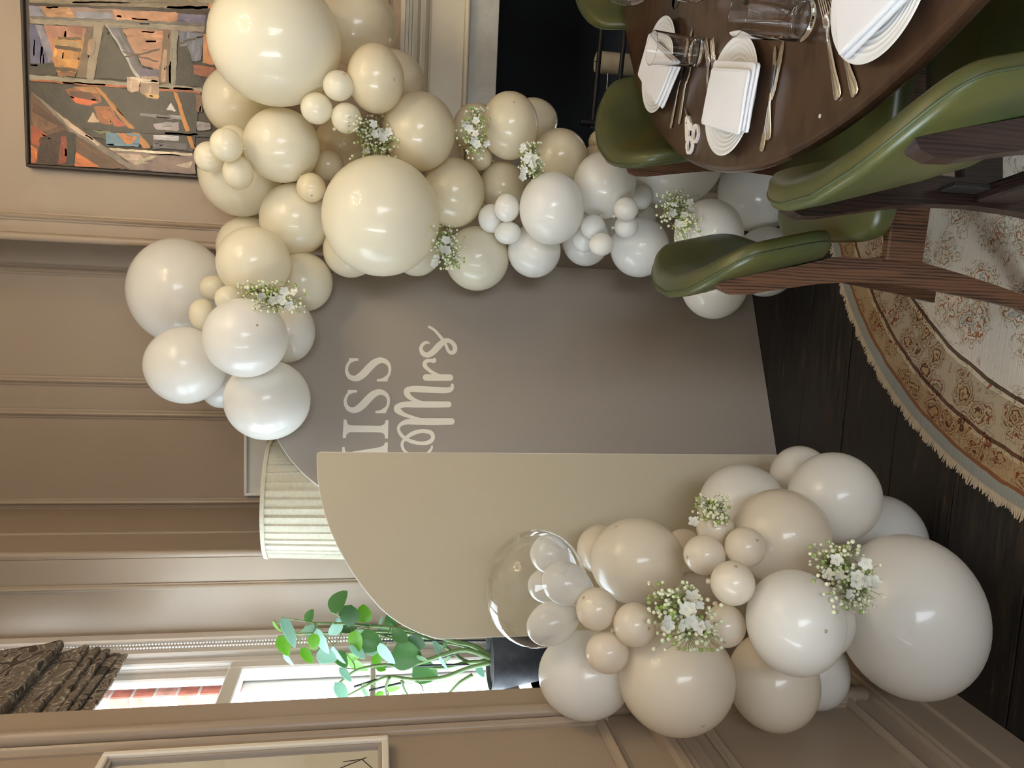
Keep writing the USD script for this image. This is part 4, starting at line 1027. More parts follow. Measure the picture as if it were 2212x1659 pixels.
SPOTS = {'g3': (850, 171), 'g23': (1110, 222), 'l8': (1400, 1358), 'l9': (1336, 1140), 'l14': (1636, 1168), 'l25': (1781, 1365), 'l18': (1511, 1566), 'l16': (1562, 1387), 'l12': (1485, 1204), 'l15': (1592, 1225), 'g64': (553, 703), 'g16': (672, 422), 'g5': (745, 160), 'g20': (1043, 408), 'l6': (1262, 1292)}
NU, NV = 48, 32


def ellipsoid(a, b, c, pear):
    u = np.linspace(0, 2 * np.pi, NU, endpoint=False)
    rings = []
    for v in np.linspace(0, np.pi, NV)[1:-1]:
        st, ct = np.sin(v), np.cos(v)
        k = 1 - pear * max(0, -ct) ** 2 * 0.35
        rings.append(np.stack([a * st * k * np.cos(u), b * st * k * np.sin(u), np.full(NU, c * ct * (1 + (pear * 0.25 if ct < 0 else 0)))], 1))
    t = loft(rings)
    t.vertices[-2] = [0, 0, c]; t.vertices[-1] = [0, 0, -c * (1 + pear * 0.25)]
    return t


def inward(key, c, ez):
    # the knot points into the cluster and away from the viewer
    o = sorted(np.linalg.norm(EYE + q[4] * ray(q[0], q[1]) - c) for k2, q in BAL.items() if k2[0] == key[0] and k2 != key)[:6]
    ns = [EYE + q[4] * ray(q[0], q[1]) for k2, q in BAL.items() if k2[0] == key[0] and k2 != key and np.linalg.norm(EYE + q[4] * ray(q[0], q[1]) - c) <= o[-1] + 1e-6]
    v = np.mean(ns, 0) - c
    v = v - ez * (v @ ez); v /= np.linalg.norm(v) + 1e-9
    v = v - 0.6 * ez
    return v / np.linalg.norm(v)


PEARL_AX = {'l2': -40, 'l3': 0, 'l4': -20, 'l5': 25}
CENTRES = {}
for key, (px, py, rx, ry, t_, colr) in BAL.items():
    dx, dy = px - CX, (1659 - py) - CY if False else (1659 - py) - 829.5
    dx = px - 1106
    rn = math.sqrt(rx * ry) / F
    corr = 1 / (1 + rn * rn)
    c = EYE + t_ * (FWD + RIGHT * dy / F * corr + DOWN * dx / F * corr)
    a = rx * t_ / F / math.sqrt(1 + (dx / F) ** 2)
    b = ry * t_ / F / math.sqrt(1 + (dy / F) ** 2)
    vdir = c - EYE; vdir /= np.linalg.norm(vdir)
    ez = -vdir; ex = DOWN - (DOWN @ ez) * ez; ex /= np.linalg.norm(ex); ey = np.cross(ez, ex)
    rad = (a + b) / 2
    CENTRES[key] = (c, ex, ey, ez, a, b, rad)
    th = thing('balloon', LABELS[key][0], 'balloon', c, group=LABELS[key][1] if len(LABELS[key]) > 1 else None)
    kz = 1.0
    if key == 'l1':
        nk = DOWN * 0.8 + FWD * 0.4 + RIGHT * 0.25; nk /= np.linalg.norm(nk)
    if colr in ('pearl',):
        q = math.radians(PEARL_AX[key]); e2 = math.cos(q) * ex + math.sin(q) * ey; e3 = np.cross(ez, e2)
        el = ellipsoid(min(a, b), min(a, b), max(a, b), 0.9)      # neck towards the wider cluster
        mesh = to_frame(el, (0, 0, 0), e3, ez, -e2)
        nk = e2
    else:
        mesh = to_frame(ellipsoid(a, b, rad * kz, 0.0), (0, 0, 0), ex, ey, ez)
        nk = inward(key, c, ez) if key != 'l1' else nk
    if mesh.volume < 0: mesh.invert()
    part(th, 'body', mesh, M[colr], True)
    L0 = max(a, b) * 1.22 if colr == 'pearl' else 1 / math.sqrt((nk @ ex / a) ** 2 + (nk @ ey / b) ** 2 + (nk @ ez / rad) ** 2)
    kn = lathe([(0, 0), (0.004, 0.0), (0.006, 0.004), (0.004, 0.008), (0.007, 0.016), (0.006, 0.018), (0, 0.017)], 12)
    fu, fv = frame_of(nk)
    part(th, 'knot', to_frame(kn, nk * (L0 - 0.002), fu, fv, nk), M[colr], True)
    if key in SPOTS:
        sx, sy = SPOTS[key]
        ox, oy = (sx - px) / rx, ((1659 - sy) - (1659 - py)) / ry
        o2 = min(0.96, ox * ox + oy * oy)
        nrm = np.array([ox / a, oy / b, math.sqrt(1 - o2) / rad]); loc = np.array([ox * a, oy * b, math.sqrt(1 - o2) * rad])
        nrm = nrm[0] * ex + nrm[1] * ey + nrm[2] * ez; nrm /= np.linalg.norm(nrm)
        p_ = loc[0] * ex + loc[1] * ey + loc[2] * ez
        fu, fv = frame_of(nrm)
        part(th, 'latex_tip', to_frame(lathe([(0, -0.002), (0.0042, -0.002), (0.0036, 0.0004), (0.0016, 0.0012), (0, 0.0013)], 14), p_, fu, fv, nrm), M['spot'], True)
# seam of the clear bubble
c, ex, ey, ez, a, b, rad = CENTRES['l1']

# ---------------------------------------------------------------- flower sprays tucked between the balloons
def blossom(r0, seed):
    g = np.random.default_rng(seed)
    ms = []
    for k in range(5):
        q = k * 2 * np.pi / 5 + g.uniform(-.15, .15)
        u = np.linspace(0, 1, 5)
        w = 0.42 * r0 * np.sin(np.pi * (0.12 + 0.78 * u)) ** 0.8
        V = []
        for i in range(5):
            for s in (-1, 0, 1):
                rr_ = r0 * (0.12 + 0.9 * u[i])
                lz = r0 * (0.35 * u[i] ** 1.5 * (1 if k % 2 else 0.6) + 0.12 * abs(s))
                V.append([rr_ * math.cos(q) - s * w[i] * math.sin(q), rr_ * math.sin(q) + s * w[i] * math.cos(q), lz])
        Fc = []
        for i in range(4):
            for j in range(2):
                v0 = i * 3 + j; Fc += [[v0, v0 + 1, v0 + 4], [v0, v0 + 4, v0 + 3]]
        V = np.array(V); Fc = np.array(Fc)
        ms.append(trimesh.Trimesh(np.vstack([V, V - [0, 0, 0.0004]]), np.vstack([Fc, Fc[:, ::-1] + len(V)]), process=False))
    s = trimesh.creation.icosphere(1, r0 * 0.16); s.apply_translation([0, 0, r0 * 0.1]); ms.append(s)
    return trimesh.util.concatenate(ms)


def skin(x, y):
    """depth of the nearest balloon surface in direction (x, y)"""
    best = 9.0
    for px, py, rx, ry, t_, c_ in BAL.values():
        q = ((x - px) / rx) ** 2 + ((y - py) / ry) ** 2
        if q < 1:
            best = min(best, t_ * (1 - math.sqrt(rx * ry) / F * math.sqrt(1 - q)))
    return best


SPRAYS = [  # x0, x1, y0, y1, depth, n buds, blossoms, label
    (752, 860, 250, 345, 2.55, 100, [(808, 268), (824, 292), (838, 285), (790, 325)], 'white flower spray wedged above the biggest balloon of the right garland'),
    (986, 1058, 232, 342, 2.60, 100, [(1014, 276), (1028, 290), (1030, 312), (1050, 310)], 'white flower spray beside the balloon in front of the marble slip'),
    (1120, 1184, 308, 390, 2.58, 70, [(1130, 320), (1154, 342), (1132, 368), (1150, 356), (1128, 382)], 'white flower spray above the round white balloon halfway down the garland'),
    (930, 1003, 488, 580, 2.58, 90, [(964, 540), (944, 560), (940, 570)], 'white flower spray below the biggest balloon, over the greige board'),
    (515, 658, 608, 674, 2.40, 120, [(615, 628), (636, 632), (624, 660), (600, 645)], 'trailing white flower spray at the top of the garland among white balloons'),
    (1418, 1516, 412, 520, 2.56, 110, [(1490, 438), (1492, 456), (1446, 460), (1478, 466), (1470, 486)], 'white flower spray near the table behind the front chair back'),
    (1402, 1558, 1258, 1404, 1.62, 130, [(1496, 1290), (1508, 1302), (1482, 1318), (1440, 1344), (1474, 1348), (1492, 1342), (1524, 1352)], 'largest white flower spray in the middle of the left balloon cluster'),
    (1750, 1904, 1170, 1322, 1.66, 140, [(1852, 1246), (1872, 1254), (1888, 1258), (1832, 1285), (1870, 1216), (1806, 1210)], 'white flower spray resting on the largest floor balloon'),
    (1490, 1588, 1068, 1136, 1.90, 50, [(1498, 1128)], 'thin green budded flower spray on the left cluster beside the sand board')]
for si, (xa, xb, ya, yb, t_, nb, bl, lb) in enumerate(SPRAYS):
    g = np.random.default_rng(100 + si)
    cx, cy = (xa + xb) / 2, (ya + yb) / 2
    t_ = min(t_, skin(cx, cy) + 0.02)
    root = at_t(cx, cy, min(t_ + 0.05, skin(cx, cy) - 0.004))
    th = thing('flower_spray', lb, 'flowers', root)
    twigs, buds, greens = [], [], []
    hubs = []
    elong = [np.array([cx + (xb - xa) * 0.5 * q1, cy + (yb - ya) * 0.5 * q2]) for q1, q2 in ((-.45, -.4), (.4, .35), (-.35, .35), (.35, -.35), (0, 0), (-.1, -.5), (.1, .5))]
    if si in (0, 2, 5, 7, 6, 4, 3):
        elong = elong[:2] + elong[4:]
    if si == 1: elong = [np.array([cx + (xb - xa) * 0.5 * q1, cy + (yb - ya) * 0.5 * q2]) for q1, q2 in ((.2, -.6), (-.2, .4), (.3, .3), (0, 0))]
    for h in elong:
        p = at_t(*h, min(t_ + g.uniform(0.0, 0.03), skin(*h) - 0.006)) - root
        twigs.append(tube([p * 0, p * 0.5 + g.normal(0, 0.004, 3), p], [0.0018, 0.0014, 0.0011], 5))
        hubs.append((h, p))
    for k in range(int(nb * 2.0)):
        h, p = hubs[g.integers(len(hubs))]
        sx, sy = (xb - xa) * 0.24, (yb - ya) * 0.24
        q = np.array([np.clip(h[0] + g.normal(0, sx * 0.75), xa, xb), np.clip(h[1] + g.normal(0, sy * 0.75), ya, yb)])
        e = at_t(*q, min(t_ + g.uniform(-0.03, 0.03), skin(*q) - 0.012)) - root
        twigs.append(tube([p, (p + e) / 2 + g.normal(0, 0.003, 3), e], [0.0009, 0.0007, 0.0006], 4))
        s = trimesh.creation.icosphere(1, g.uniform(0.0030, 0.0052)); s.apply_translation(e)
        (greens if g.random() < 0.22 else buds).append(s)
    part(th, 'twigs', trimesh.util.concatenate(twigs), M['twig'], True, kind='stuff')
    part(th, 'buds', trimesh.util.concatenate(buds), M['bud'], True, kind='stuff')
    part(th, 'green_buds', trimesh.util.concatenate(greens), M['budgreen'], True, kind='stuff')
    bl = bl + [(float(g.uniform(xa, xb) * 0.5 + cx * 0.5), float(g.uniform(ya, yb) * 0.5 + cy * 0.5)) for _ in range(0 if si == 8 else 3)]
    for k, (x, y) in enumerate(bl):
        e = at_t(x, y, min(t_ - 0.035, skin(x, y) - 0.02)) - root
        nrm = -ray(x, y); nrm = nrm / np.linalg.norm(nrm) + g.normal(0, 0.35, 3); nrm /= np.linalg.norm(nrm)
        fu, fv = frame_of(nrm)
        part(th, 'blossom', to_frame(blossom(g.uniform(0.0135, 0.0165), k + si * 9), e, fu, fv, nrm), M['petal'], True)

# ---------------------------------------------------------------- rug
RC = (0.787, 1.3135)
rug = thing('round_rug', 'round floral rug with cream field, gold border and pale fringe', 'rug', (RC[0], RC[1], 0))
nd = {'g': ('texture_coordinate', {}), 'x': ('separate_xyz', {}), 'len': ('vector_math', {'math_type': 'length'}), 'at': ('math', {'math_type': 'arctan2'}),
      'wob': ('noise_texture', {'scale': 14.0, 'detail': 3.0}), 'wm': ('math', {'math_type': 'multiply_add', 'value2': 0.014, 'value3': -0.007}), 'rad': ('math', {'math_type': 'add'}),
      'band': ('rgb_ramp', {'interpolate': False, 'ramp': [(0.0, lin(214, 202, 184)), (0.742, lin(96, 76, 56)), (0.750, lin(206, 192, 166)), (0.758, lin(176, 157, 130)), (0.838, lin(100, 66, 44)), (0.845, lin(186, 168, 136)), (0.853, lin(165, 138, 102)), (0.893, lin(130, 84, 52)), (0.899, lin(146, 146, 138))]}),
      'rs': ('math', {'math_type': 'multiply', 'value2': 1 / 1.4}),
      # polar floral border
      'am': ('math', {'math_type': 'multiply', 'value2': 11.0}), 'rm': ('math', {'math_type': 'multiply', 'value2': 9.5}), 'pc': ('combine_xyz', {}),
      'pv': ('voronoi_texture', {'scale': 1.5, 'feature': 'f1', 'randomness': 0.75}), 'pn': ('noise_texture', {'scale': 5.0, 'detail': 2.0, 'distortion': 0.6}), 'pa': ('math', {'math_type': 'multiply_add', 'value2': 0.5}),
      'pr': ('rgb_ramp', {'ramp': [(0.28, (0.50, 0.55, 0.52)), (0.33, (0.26, 0.09, 0.05)), (0.37, (0.95, 0.8, 0.6)), (0.45, (0.9, 0.75, 0.55)), (0.47, (0.24, 0.09, 0.06)), (0.51, (0.26, 0.11, 0.07)), (0.53, (0.9, 0.85, 0.75)), (0.60, (0.8, 0.72, 0.6)), (0.615, (0.38, 0.30, 0.2)), (0.64, (0.4, 0.32, 0.22)), (0.655, (1, 1, 1)), (0.70, (1, 1, 1)), (0.715, (0.42, 0.16, 0.1)), (0.745, (0.45, 0.2, 0.12)), (0.76, (1, 0.96, 0.9)), (0.83, (0.9, 0.9, 0.9)), (0.85, (0.5, 0.48, 0.45)), (0.88, (1, 1, 1))]}),
      # field flowers
      'fv': ('voronoi_texture', {'scale': 7.6, 'feature': 'f1', 'randomness': 0.8}), 'fn': ('noise_texture', {'scale': 34.0, 'detail': 2.0, 'distortion': 0.8}), 'fa': ('math', {'math_type': 'multiply_add', 'value2': 0.62}),
      'fr': ('rgb_ramp', {'ramp': [(0.30, (0.42, 0.52, 0.58)), (0.35, (0.30, 0.10, 0.06)), (0.38, (0.34, 0.12, 0.07)), (0.40, (0.95, 0.82, 0.62)), (0.46, (0.85, 0.72, 0.54)), (0.47, (0.36, 0.12, 0.07)), (0.505, (0.40, 0.15, 0.09)), (0.515, (0.8, 0.84, 0.86)), (0.56, (0.7, 0.76, 0.8)), (0.57, (0.30, 0.33, 0.33)), (0.59, (0.34, 0.36, 0.35)), (0.60, (1, 1, 1)), (0.65, (1, 0.98, 0.95)), (0.66, (0.5, 0.24, 0.14)), (0.69, (0.5, 0.26, 0.16)), (0.70, (0.92, 0.86, 0.74)), (0.745, (0.95, 0.9, 0.8)), (0.755, (0.42, 0.40, 0.34)), (0.775, (0.45, 0.42, 0.36)), (0.785, (1, 1, 1)), (0.83, (1, 1, 1)), (0.84, (0.5, 0.3, 0.2)), (0.86, (1, 1, 1))]}),
      'isf': ('math', {'math_type': 'less_than', 'value2': 1.035}), 'isb': ('math', {'math_type': 'less_than', 'value2': 1.25}), 'sel': ('mix_color', {}), 'edge': ('mix_color', {'a': (1, 1, 1)}),
      'mul': ('mix_color', {'blend_type': 'multiply', 'fac': 1.0}), 'abr': ('noise_texture', {'scale': 3.0, 'detail': 3.0}), 'ab': ('rgb_ramp', {'ramp': [(0.3, (0.72, 0.74, 0.78)), (0.7, (1.05, 1.0, 0.95))]}), 'ml2': ('mix_color', {'blend_type': 'multiply', 'fac': 0.8}),
      'str': ('mapping', {'scale': (4.0, 260.0, 1.0)}), 'sn': ('noise_texture', {'scale': 1.0, 'detail': 2.0}), 'b': ('bump', {'strength': 0.5, 'distance': 0.003}), 'p': ('principled_bsdf', {'roughness': 0.95, 'specular_ior_level': 0.05, 'sheen_weight': 0.15})}
ln = [('g.object', 'x.vector'), ('g.object', 'len.vector1'), ('x.y', 'at.value1'), ('x.x', 'at.value2'), ('g.object', 'wob.vector'), ('wob.fac', 'wm.value1'), ('len.value', 'rad.value1'), ('wm.value', 'rad.value2'),
      ('rad.value', 'rs.value1'), ('rs.value', 'band.fac'), ('at.value', 'am.value1'), ('len.value', 'rm.value1'), ('am.value', 'pc.x'), ('rm.value', 'pc.y'), ('pc.vector', 'pv.vector'), ('pc.vector', 'pn.vector'),
      ('pn.fac', 'pa.value1'), ('pv.distance', 'pa.value3'), ('pa.value', 'pr.fac'), ('g.object', 'fv.vector'), ('g.object', 'fn.vector'), ('fn.fac', 'fa.value1'), ('fv.distance', 'fa.value3'), ('fa.value', 'fr.fac'),
      ('len.value', 'isf.value1'), ('len.value', 'isb.value1'), ('isf.value', 'sel.fac'), ('pr.color', 'sel.a'), ('fr.color', 'sel.b'), ('isb.value', 'edge.fac'), ('sel.result', 'edge.b'), ('band.color', 'mul.a'), ('edge.result', 'mul.b'),
      ('g.object', 'abr.vector'), ('abr.fac', 'ab.fac'), ('mul.result', 'ml2.a'), ('ab.color', 'ml2.b'), ('ml2.result', 'p.base_color'), ('g.object', 'str.vector'), ('str.vector', 'sn.vector'), ('sn.fac', 'b.height'), ('b.normal', 'p.normal')]
M['rug'] = usdkit.material(stage, LOOKS + 'round_rug_pile', nd, ln, surface='p.BSDF')
part(rug, 'pile', lathe([(0, 0.001), (1.292, 0.001), (1.299, 0.003), (1.297, 0.008), (1.28, 0.0095), (0, 0.0095)], 180), M['rug'], 40)
g = np.random.default_rng(5)
fr = []
for k in range(3000):
    q = 2 * np.pi * k / 3000 + g.uniform(-.001, .001)
    if not (1.2 < q < 4.6):
        continue
    l = 0.026 + g.uniform(-.006, .006) + 0.004 * math.sin(q * 90); sk = 0.006 * math.sin(q * 140) + g.uniform(-.003, .003)
    c, s = math.cos(q), math.sin(q)
    e = np.array([c, s, 0]); t_ = np.array([-s, c, 0])
    P = [e * 1.293 + [0, 0, 0.006], e * (1.297 + l * 0.5) + t_ * sk * 0.4 + [0, 0, 0.004], e * (1.297 + l) + t_ * sk + [0, 0, 0.002]]
    fr.append(tube(P, [0.0030, 0.0027, 0.0018], 4))
part(rug, 'fringe', trimesh.util.concatenate(fr), M['fringe'], True, kind='stuff')

# ---------------------------------------------------------------- table
TC, TR, TZ = (1.531, 1.606), 1.245, 0.75
table = thing('round_table', 'large round dark wood dining table laid for a meal', 'table', (TC[0], TC[1], 0))
part(table, 'tabletop', lathe([(0, TZ - 0.032), (TR - 0.012, TZ - 0.032), (TR - 0.004, TZ - 0.028), (TR, TZ - 0.020), (TR, TZ - 0.012), (TR - 0.003, TZ - 0.005), (TR - 0.009, TZ - 0.001), (TR - 0.016, TZ), (0, TZ)], 256), M['table'], 30)
part(table, 'apron', lathe([(0.62, TZ - 0.1), (0.66, TZ - 0.1), (0.66, TZ - 0.034), (0.62, TZ - 0.034), (0.62, TZ - 0.1)], 96), M['dark_shaded_wood'], 30)
part(table, 'pedestal', lathe([(0, 0.05), (0.16, 0.05), (0.17, 0.1), (0.10, 0.18), (0.085, 0.3), (0.12, 0.5), (0.16, 0.6), (0.2, TZ - 0.034), (0, TZ - 0.034)], 48), M['dark_shaded_wood'], True)
for k in range(4):
    q = k * np.pi / 2 + 0.4
    c, s = math.cos(q), math.sin(q)
    part(table, 'foot', tube([(0.1 * c, 0.1 * s, 0.12), (0.35 * c, 0.35 * s, 0.07), (0.5 * c, 0.5 * s, 0.045)], [0.05, 0.04, 0.034], 10), M['dark_shaded_wood'], True)

# ---------------------------------------------------------------- green leather chairs
def rounded(hx, hy, n=64, e=4.0):
    a = np.linspace(0, 2 * np.pi, n, endpoint=False)
    c, s = np.cos(a), np.sin(a)
    return np.sign(c) * np.abs(c) ** (2 / e) * hx, np.sign(s) * np.abs(s) ** (2 / e) * hy


def make_chair(label, woodm, loc, rot):
    t = thing('dining_chair', label, 'chair', loc, rot, 'green leather dining chairs')
    # seat cushion
    rings = []
    for k, z in ((0.93, 0.428), (0.985, 0.433), (1.0, 0.448), (1.0, 0.462), (0.985, 0.476), (0.94, 0.485), (0.8, 0.491), (0.4, 0.494)):
        x, y = rounded(0.24 * k, 0.226 * k, 72, 6.0)
        rings.append(np.stack([x + 0.01, y, np.full(72, z)], 1))
    seat = part(t, 'seat', loft(rings), M['leather'], 50)
    # side posts: rear leg and back stile in one board
    front = [(-0.338, 0.825), (-0.316, 0.74), (-0.290, 0.63), (-0.270, 0.556), (-0.266, 0.50), (-0.268, 0.455), (-0.262, 0.42), (-0.262, 0.37), (-0.272, 0.31), (-0.290, 0.22), (-0.315, 0.11), (-0.343, 0.0)]
    back = [(-0.374, 0.0), (-0.356, 0.10), (-0.340, 0.22), (-0.327, 0.32), (-0.321, 0.42), (-0.323, 0.50), (-0.330, 0.58), (-0.348, 0.68), (-0.362, 0.75), (-0.364, 0.79), (-0.354, 0.815)]
    pg = sg.Polygon(front + back).buffer(0.004).buffer(-0.004)
    for s in (-1, 1):
        q = extrude(pg, 0.03)           # x, z -> stand it up
        q = to_frame(q, (0, s * 0.172 + 0.015, 0), (1, 0, 0), (0, 0, 1), (0, -1, 0)); q.fix_normals()
        part(t, 'rear_leg', q, woodm, 35)
        part(t, 'front_leg', loft([np.array([[0.205 + a * w, s * 0.19 + b * w, z] for a, b in ((-1, -1), (1, -1), (1, 1), (-1, 1))]) for w, z in ((0.013, 0.0), (0.02, 0.36), (0.021, 0.428))]), woodm)
        part(t, 'side_rail', box(-0.272, 0.226, s * 0.19 - 0.013, s * 0.19 + 0.013, 0.335, 0.43, 0.004), woodm)
    part(t, 'front_rail', box(0.19, 0.214, -0.19, 0.19, 0.35, 0.43, 0.004), woodm)
    part(t, 'back_rail', box(-0.315, -0.285, -0.158, 0.158, 0.335, 0.42, 0.004), woodm)
    for s in (-1, 1):
        part(t, 'bracket', box(-0.30, -0.29, s * 0.135 - 0.02, s * 0.135 + 0.02, 0.422, 0.50, 0.002), M['iron'])
    # padded back
    nu, nv = 40, 20
    HW, Z0, Z1 = 0.262, 0.556, 0.870
    a = np.linspace(0, 2 * np.pi, 72, endpoint=False)
    yy, zz = rounded(1, 1, 72, 5.0)

    def surf(y, v):
        z = Z0 + (Z1 - Z0) * (v + 1) / 2 - np.where(v > 0, 0.045 * v * (y / HW) ** 2, 0) + 0.02 * np.clip(-v, 0, 1) * (y / HW) ** 2
        x = -0.243 - (z - 0.557) * 0.27 + 1.15 * (y * y - 0.03) * (0.9 + 0.1 * v)
        return x, z
    rings = []
    for k, th_ in ((0.25, -0.030), (0.6, -0.030), (0.90, -0.029), (0.965, -0.026), (0.995, -0.018), (1.0, -0.006), (0.985, 0.01), (0.95, 0.020), (0.88, 0.027), (0.7, 0.032), (0.45, 0.027), (0.2, 0.023)):
        y, v = yy * HW * k, zz * k
        x, z = surf(y, v)
        rings.append(np.stack([x + th_, y, z], 1))
    pad = part(t, 'backrest', loft(rings), M['leather'], True)
    y, v = yy * HW * 0.999, zz * 0.999
    x, z = surf(y, v)
    part(pad, 'piping', tube(np.stack([x - 0.0125, y, z], 1), 0.0026, 6, close=True), M['seam'], True)
    return t


chairA = make_chair('green leather chair with oak back legs, nearest the greige board', M['oak'], (0.376, 1.765, 0.0096), math.radians(-2.5))
chairB = make_chair('green leather chair with posts darkened for shade, closest to the viewer', M['dark_shaded_wood'], (0.54, 1.235, 0.0096), math.radians(9))  # wood darker than the other chairs to paint in its unlit look
chairC = dup(chairA, (0.757, 2.238, 0.0096), math.radians(-38), 'green leather chair before the hearth, its whole back showing')
chairD = dup(chairA, (1.25, 2.585, 0.0096), math.radians(-78), 'green leather chair beyond the table, only a corner of its back in view')

# ---------------------------------------------------------------- table setting
plate0 = thing('dinner_plate', 'white ridged plate beside the scissors, folded napkin on it', 'plate', (0.467, 1.747, TZ), 0, 'white ridged plates')
R = 0.134
prof = [(0, 0.002), (0.055, 0.002), (0.06, 0.0), (0.066, 0.0), (0.07, 0.004), (0.10, 0.012), (R - 0.003, 0.0195), (R, 0.0215), (R - 0.002, 0.0235)]
for k in range(5):
    r0 = R - 0.008 - k * 0.0105
    zt_ = 0.0225 - k * 0.0020
    prof += [(r0, zt_ - 0.0004), (r0 - 0.004, zt_ - 0.0028), (r0 - 0.007, zt_ - 0.0024), (r0 - 0.0095, zt_ - 0.0016)]
prof += [(0.068, 0.0105), (0.06, 0.0075), (0, 0.007)]
part(plate0, 'plate', lathe(prof, 96), M['china'], 60)
dup(plate0, (0.672, 2.255, TZ), 0, 'white ridged plate behind the small tumbler, farthest from the viewer')
dup(plate0, (0.536, 1.214, TZ), 0, 'white ridged plate at the table edge nearest the viewer, half out of the picture')


def napkin(label, corners, layers, z0, th_):
    C = np.array(corners, float)
    c0 = C.mean(0)
    t = thing('napkin', label, 'napkin', (c0[0], c0[1], z0), 0, 'folded white napkins')
    z = 0.0
    for k, (sc, sh) in enumerate(layers):
        pg = sg.Polygon((C - c0) * sc + np.array(sh)).buffer(-0.006).buffer(0.006, 6)
        rings = []
        for ins, dz in ((0.02, 0.0), (0.003, 0.0), (0.0, th_ * 0.3), (0.0, th_ * 0.65), (0.0025, th_ * 0.93), (0.006, th_), (0.02, th_ * 1.01), (0.035, th_)):
            q = pg.buffer(-ins) if ins else pg
            ring = np.array([q.exterior.interpolate(s, normalized=True).coords[0] for s in np.linspace(0, 1, 80, endpoint=False)])
            # soft sag towards the plate rim
            wv = 0.0010 * np.sin((ring[:, 0]) * 40 + k) * np.cos(ring[:, 1] * 35 + 2 * k) * (0.3 if ins >= 0.02 else 1)
            rings.append(np.column_stack([ring, z + dz + wv * (dz > 0)]))
        part(t, 'fold', loft(rings), M['linen'], 50)
        z += th_ * 0.98
    return t


napkin('folded white napkin on the plate beside the scissors', [at_z(*p, 0.79)[:2] for p in ((1541, 130), (1630, 134), (1603, 287), (1515.6, 262))], [(1.0, (0, 0)), (0.985, (0.002, 0.001)), (0.93, (-0.011, -0.001))], TZ + 0.023, 0.0085)
napkin('pointed white napkin on the plate behind the small tumbler', [at_z(*p, 0.79)[:2] for p in ((1406, 68), (1379, 167), (1422, 235), (1462, 138))], [(1.0, (0, 0)), (0.97, (0.003, 0.002)), (0.93, (0.004, 0.002))], TZ + 0.023, 0.0085)
napkin('triangular white napkin on the plate nearest the viewer', [at_z(*p, 0.785)[:2] for p in ((1818, 131), (1803, -40), (1880, -110), (1990, -40))], [(1.0, (0, 0)), (0.97, (0.002, 0.0))], TZ + 0.023, 0.011)


def tumbler(label, xy, h, r0, r1, group='glass tumblers'):
    t = thing('glass_tumbler', label, 'glass', (xy[0], xy[1], TZ), 0, group)
    part(t, 'glass', lathe([(0, 0.001), (r0 - 0.006, 0.0), (r0 - 0.001, 0.003), (r0, 0.008), (r1, h - 0.001), (r1 - 0.0008, h), (r1 - 0.0018, h - 0.001), (r0 - 0.0035, 0.018), (r0 - 0.009, 0.0125), (0, 0.0115)], 64), M['glass'], 60)
    return t


tumbler('small straight tumbler in front of the far plate with the pointed napkin', (0.638, 2.00), 0.133, 0.036, 0.0435)
tumbler('tall straight tumbler beside the folded napkin, nearest the viewer', (0.55, 1.467), 0.148, 0.040, 0.0445)


def wine(label, xy):
    t = thing('wine_glass', label, 'glass', (xy[0], xy[1], TZ), 0, 'wine glasses')
    part(t, 'bowl', lathe([(0, 0.085), (0.012, 0.087), (0.03, 0.102), (0.041, 0.13), (0.042, 0.15), (0.036, 0.195), (0.0352, 0.196), (0.0345, 0.195), (0.0405, 0.15), (0.0395, 0.131), (0.029, 0.104), (0.011, 0.09), (0, 0.089)], 64), M['glass'], 60)
    part(t, 'stem', lathe([(0, 0.0035), (0.006, 0.006), (0.0036, 0.02), (0.0034, 0.07), (0.008, 0.0848), (0, 0.0848)], 24), M['glass'], 60)
    part(t, 'foot', lathe([(0, 0.0), (0.033, 0.0), (0.034, 0.0012), (0.03, 0.002), (0.006, 0.0034), (0, 0.0034)], 48), M['glass'], 60)
    return t


wine('wine glass beyond the far plate at the picture edge', at_z(1462, -8, TZ)[:2])
wine('wine glass between the two tumblers at the picture edge', at_z(1622, -22, TZ)[:2])


def bar_profile(stations):
    """stations (s, halfwidth, z centre, halfthick)"""
    rings = []
    for s, w, z, h in stations:
        w = w * (1.3 if w > 0.0022 else 1.0)
        a = np.linspace(0, 2 * np.pi, 12, endpoint=False)
        rings.append(np.stack([np.full(12, s), np.cos(a) * w, z + np.sin(a) * h], 1))
    return loft(rings)


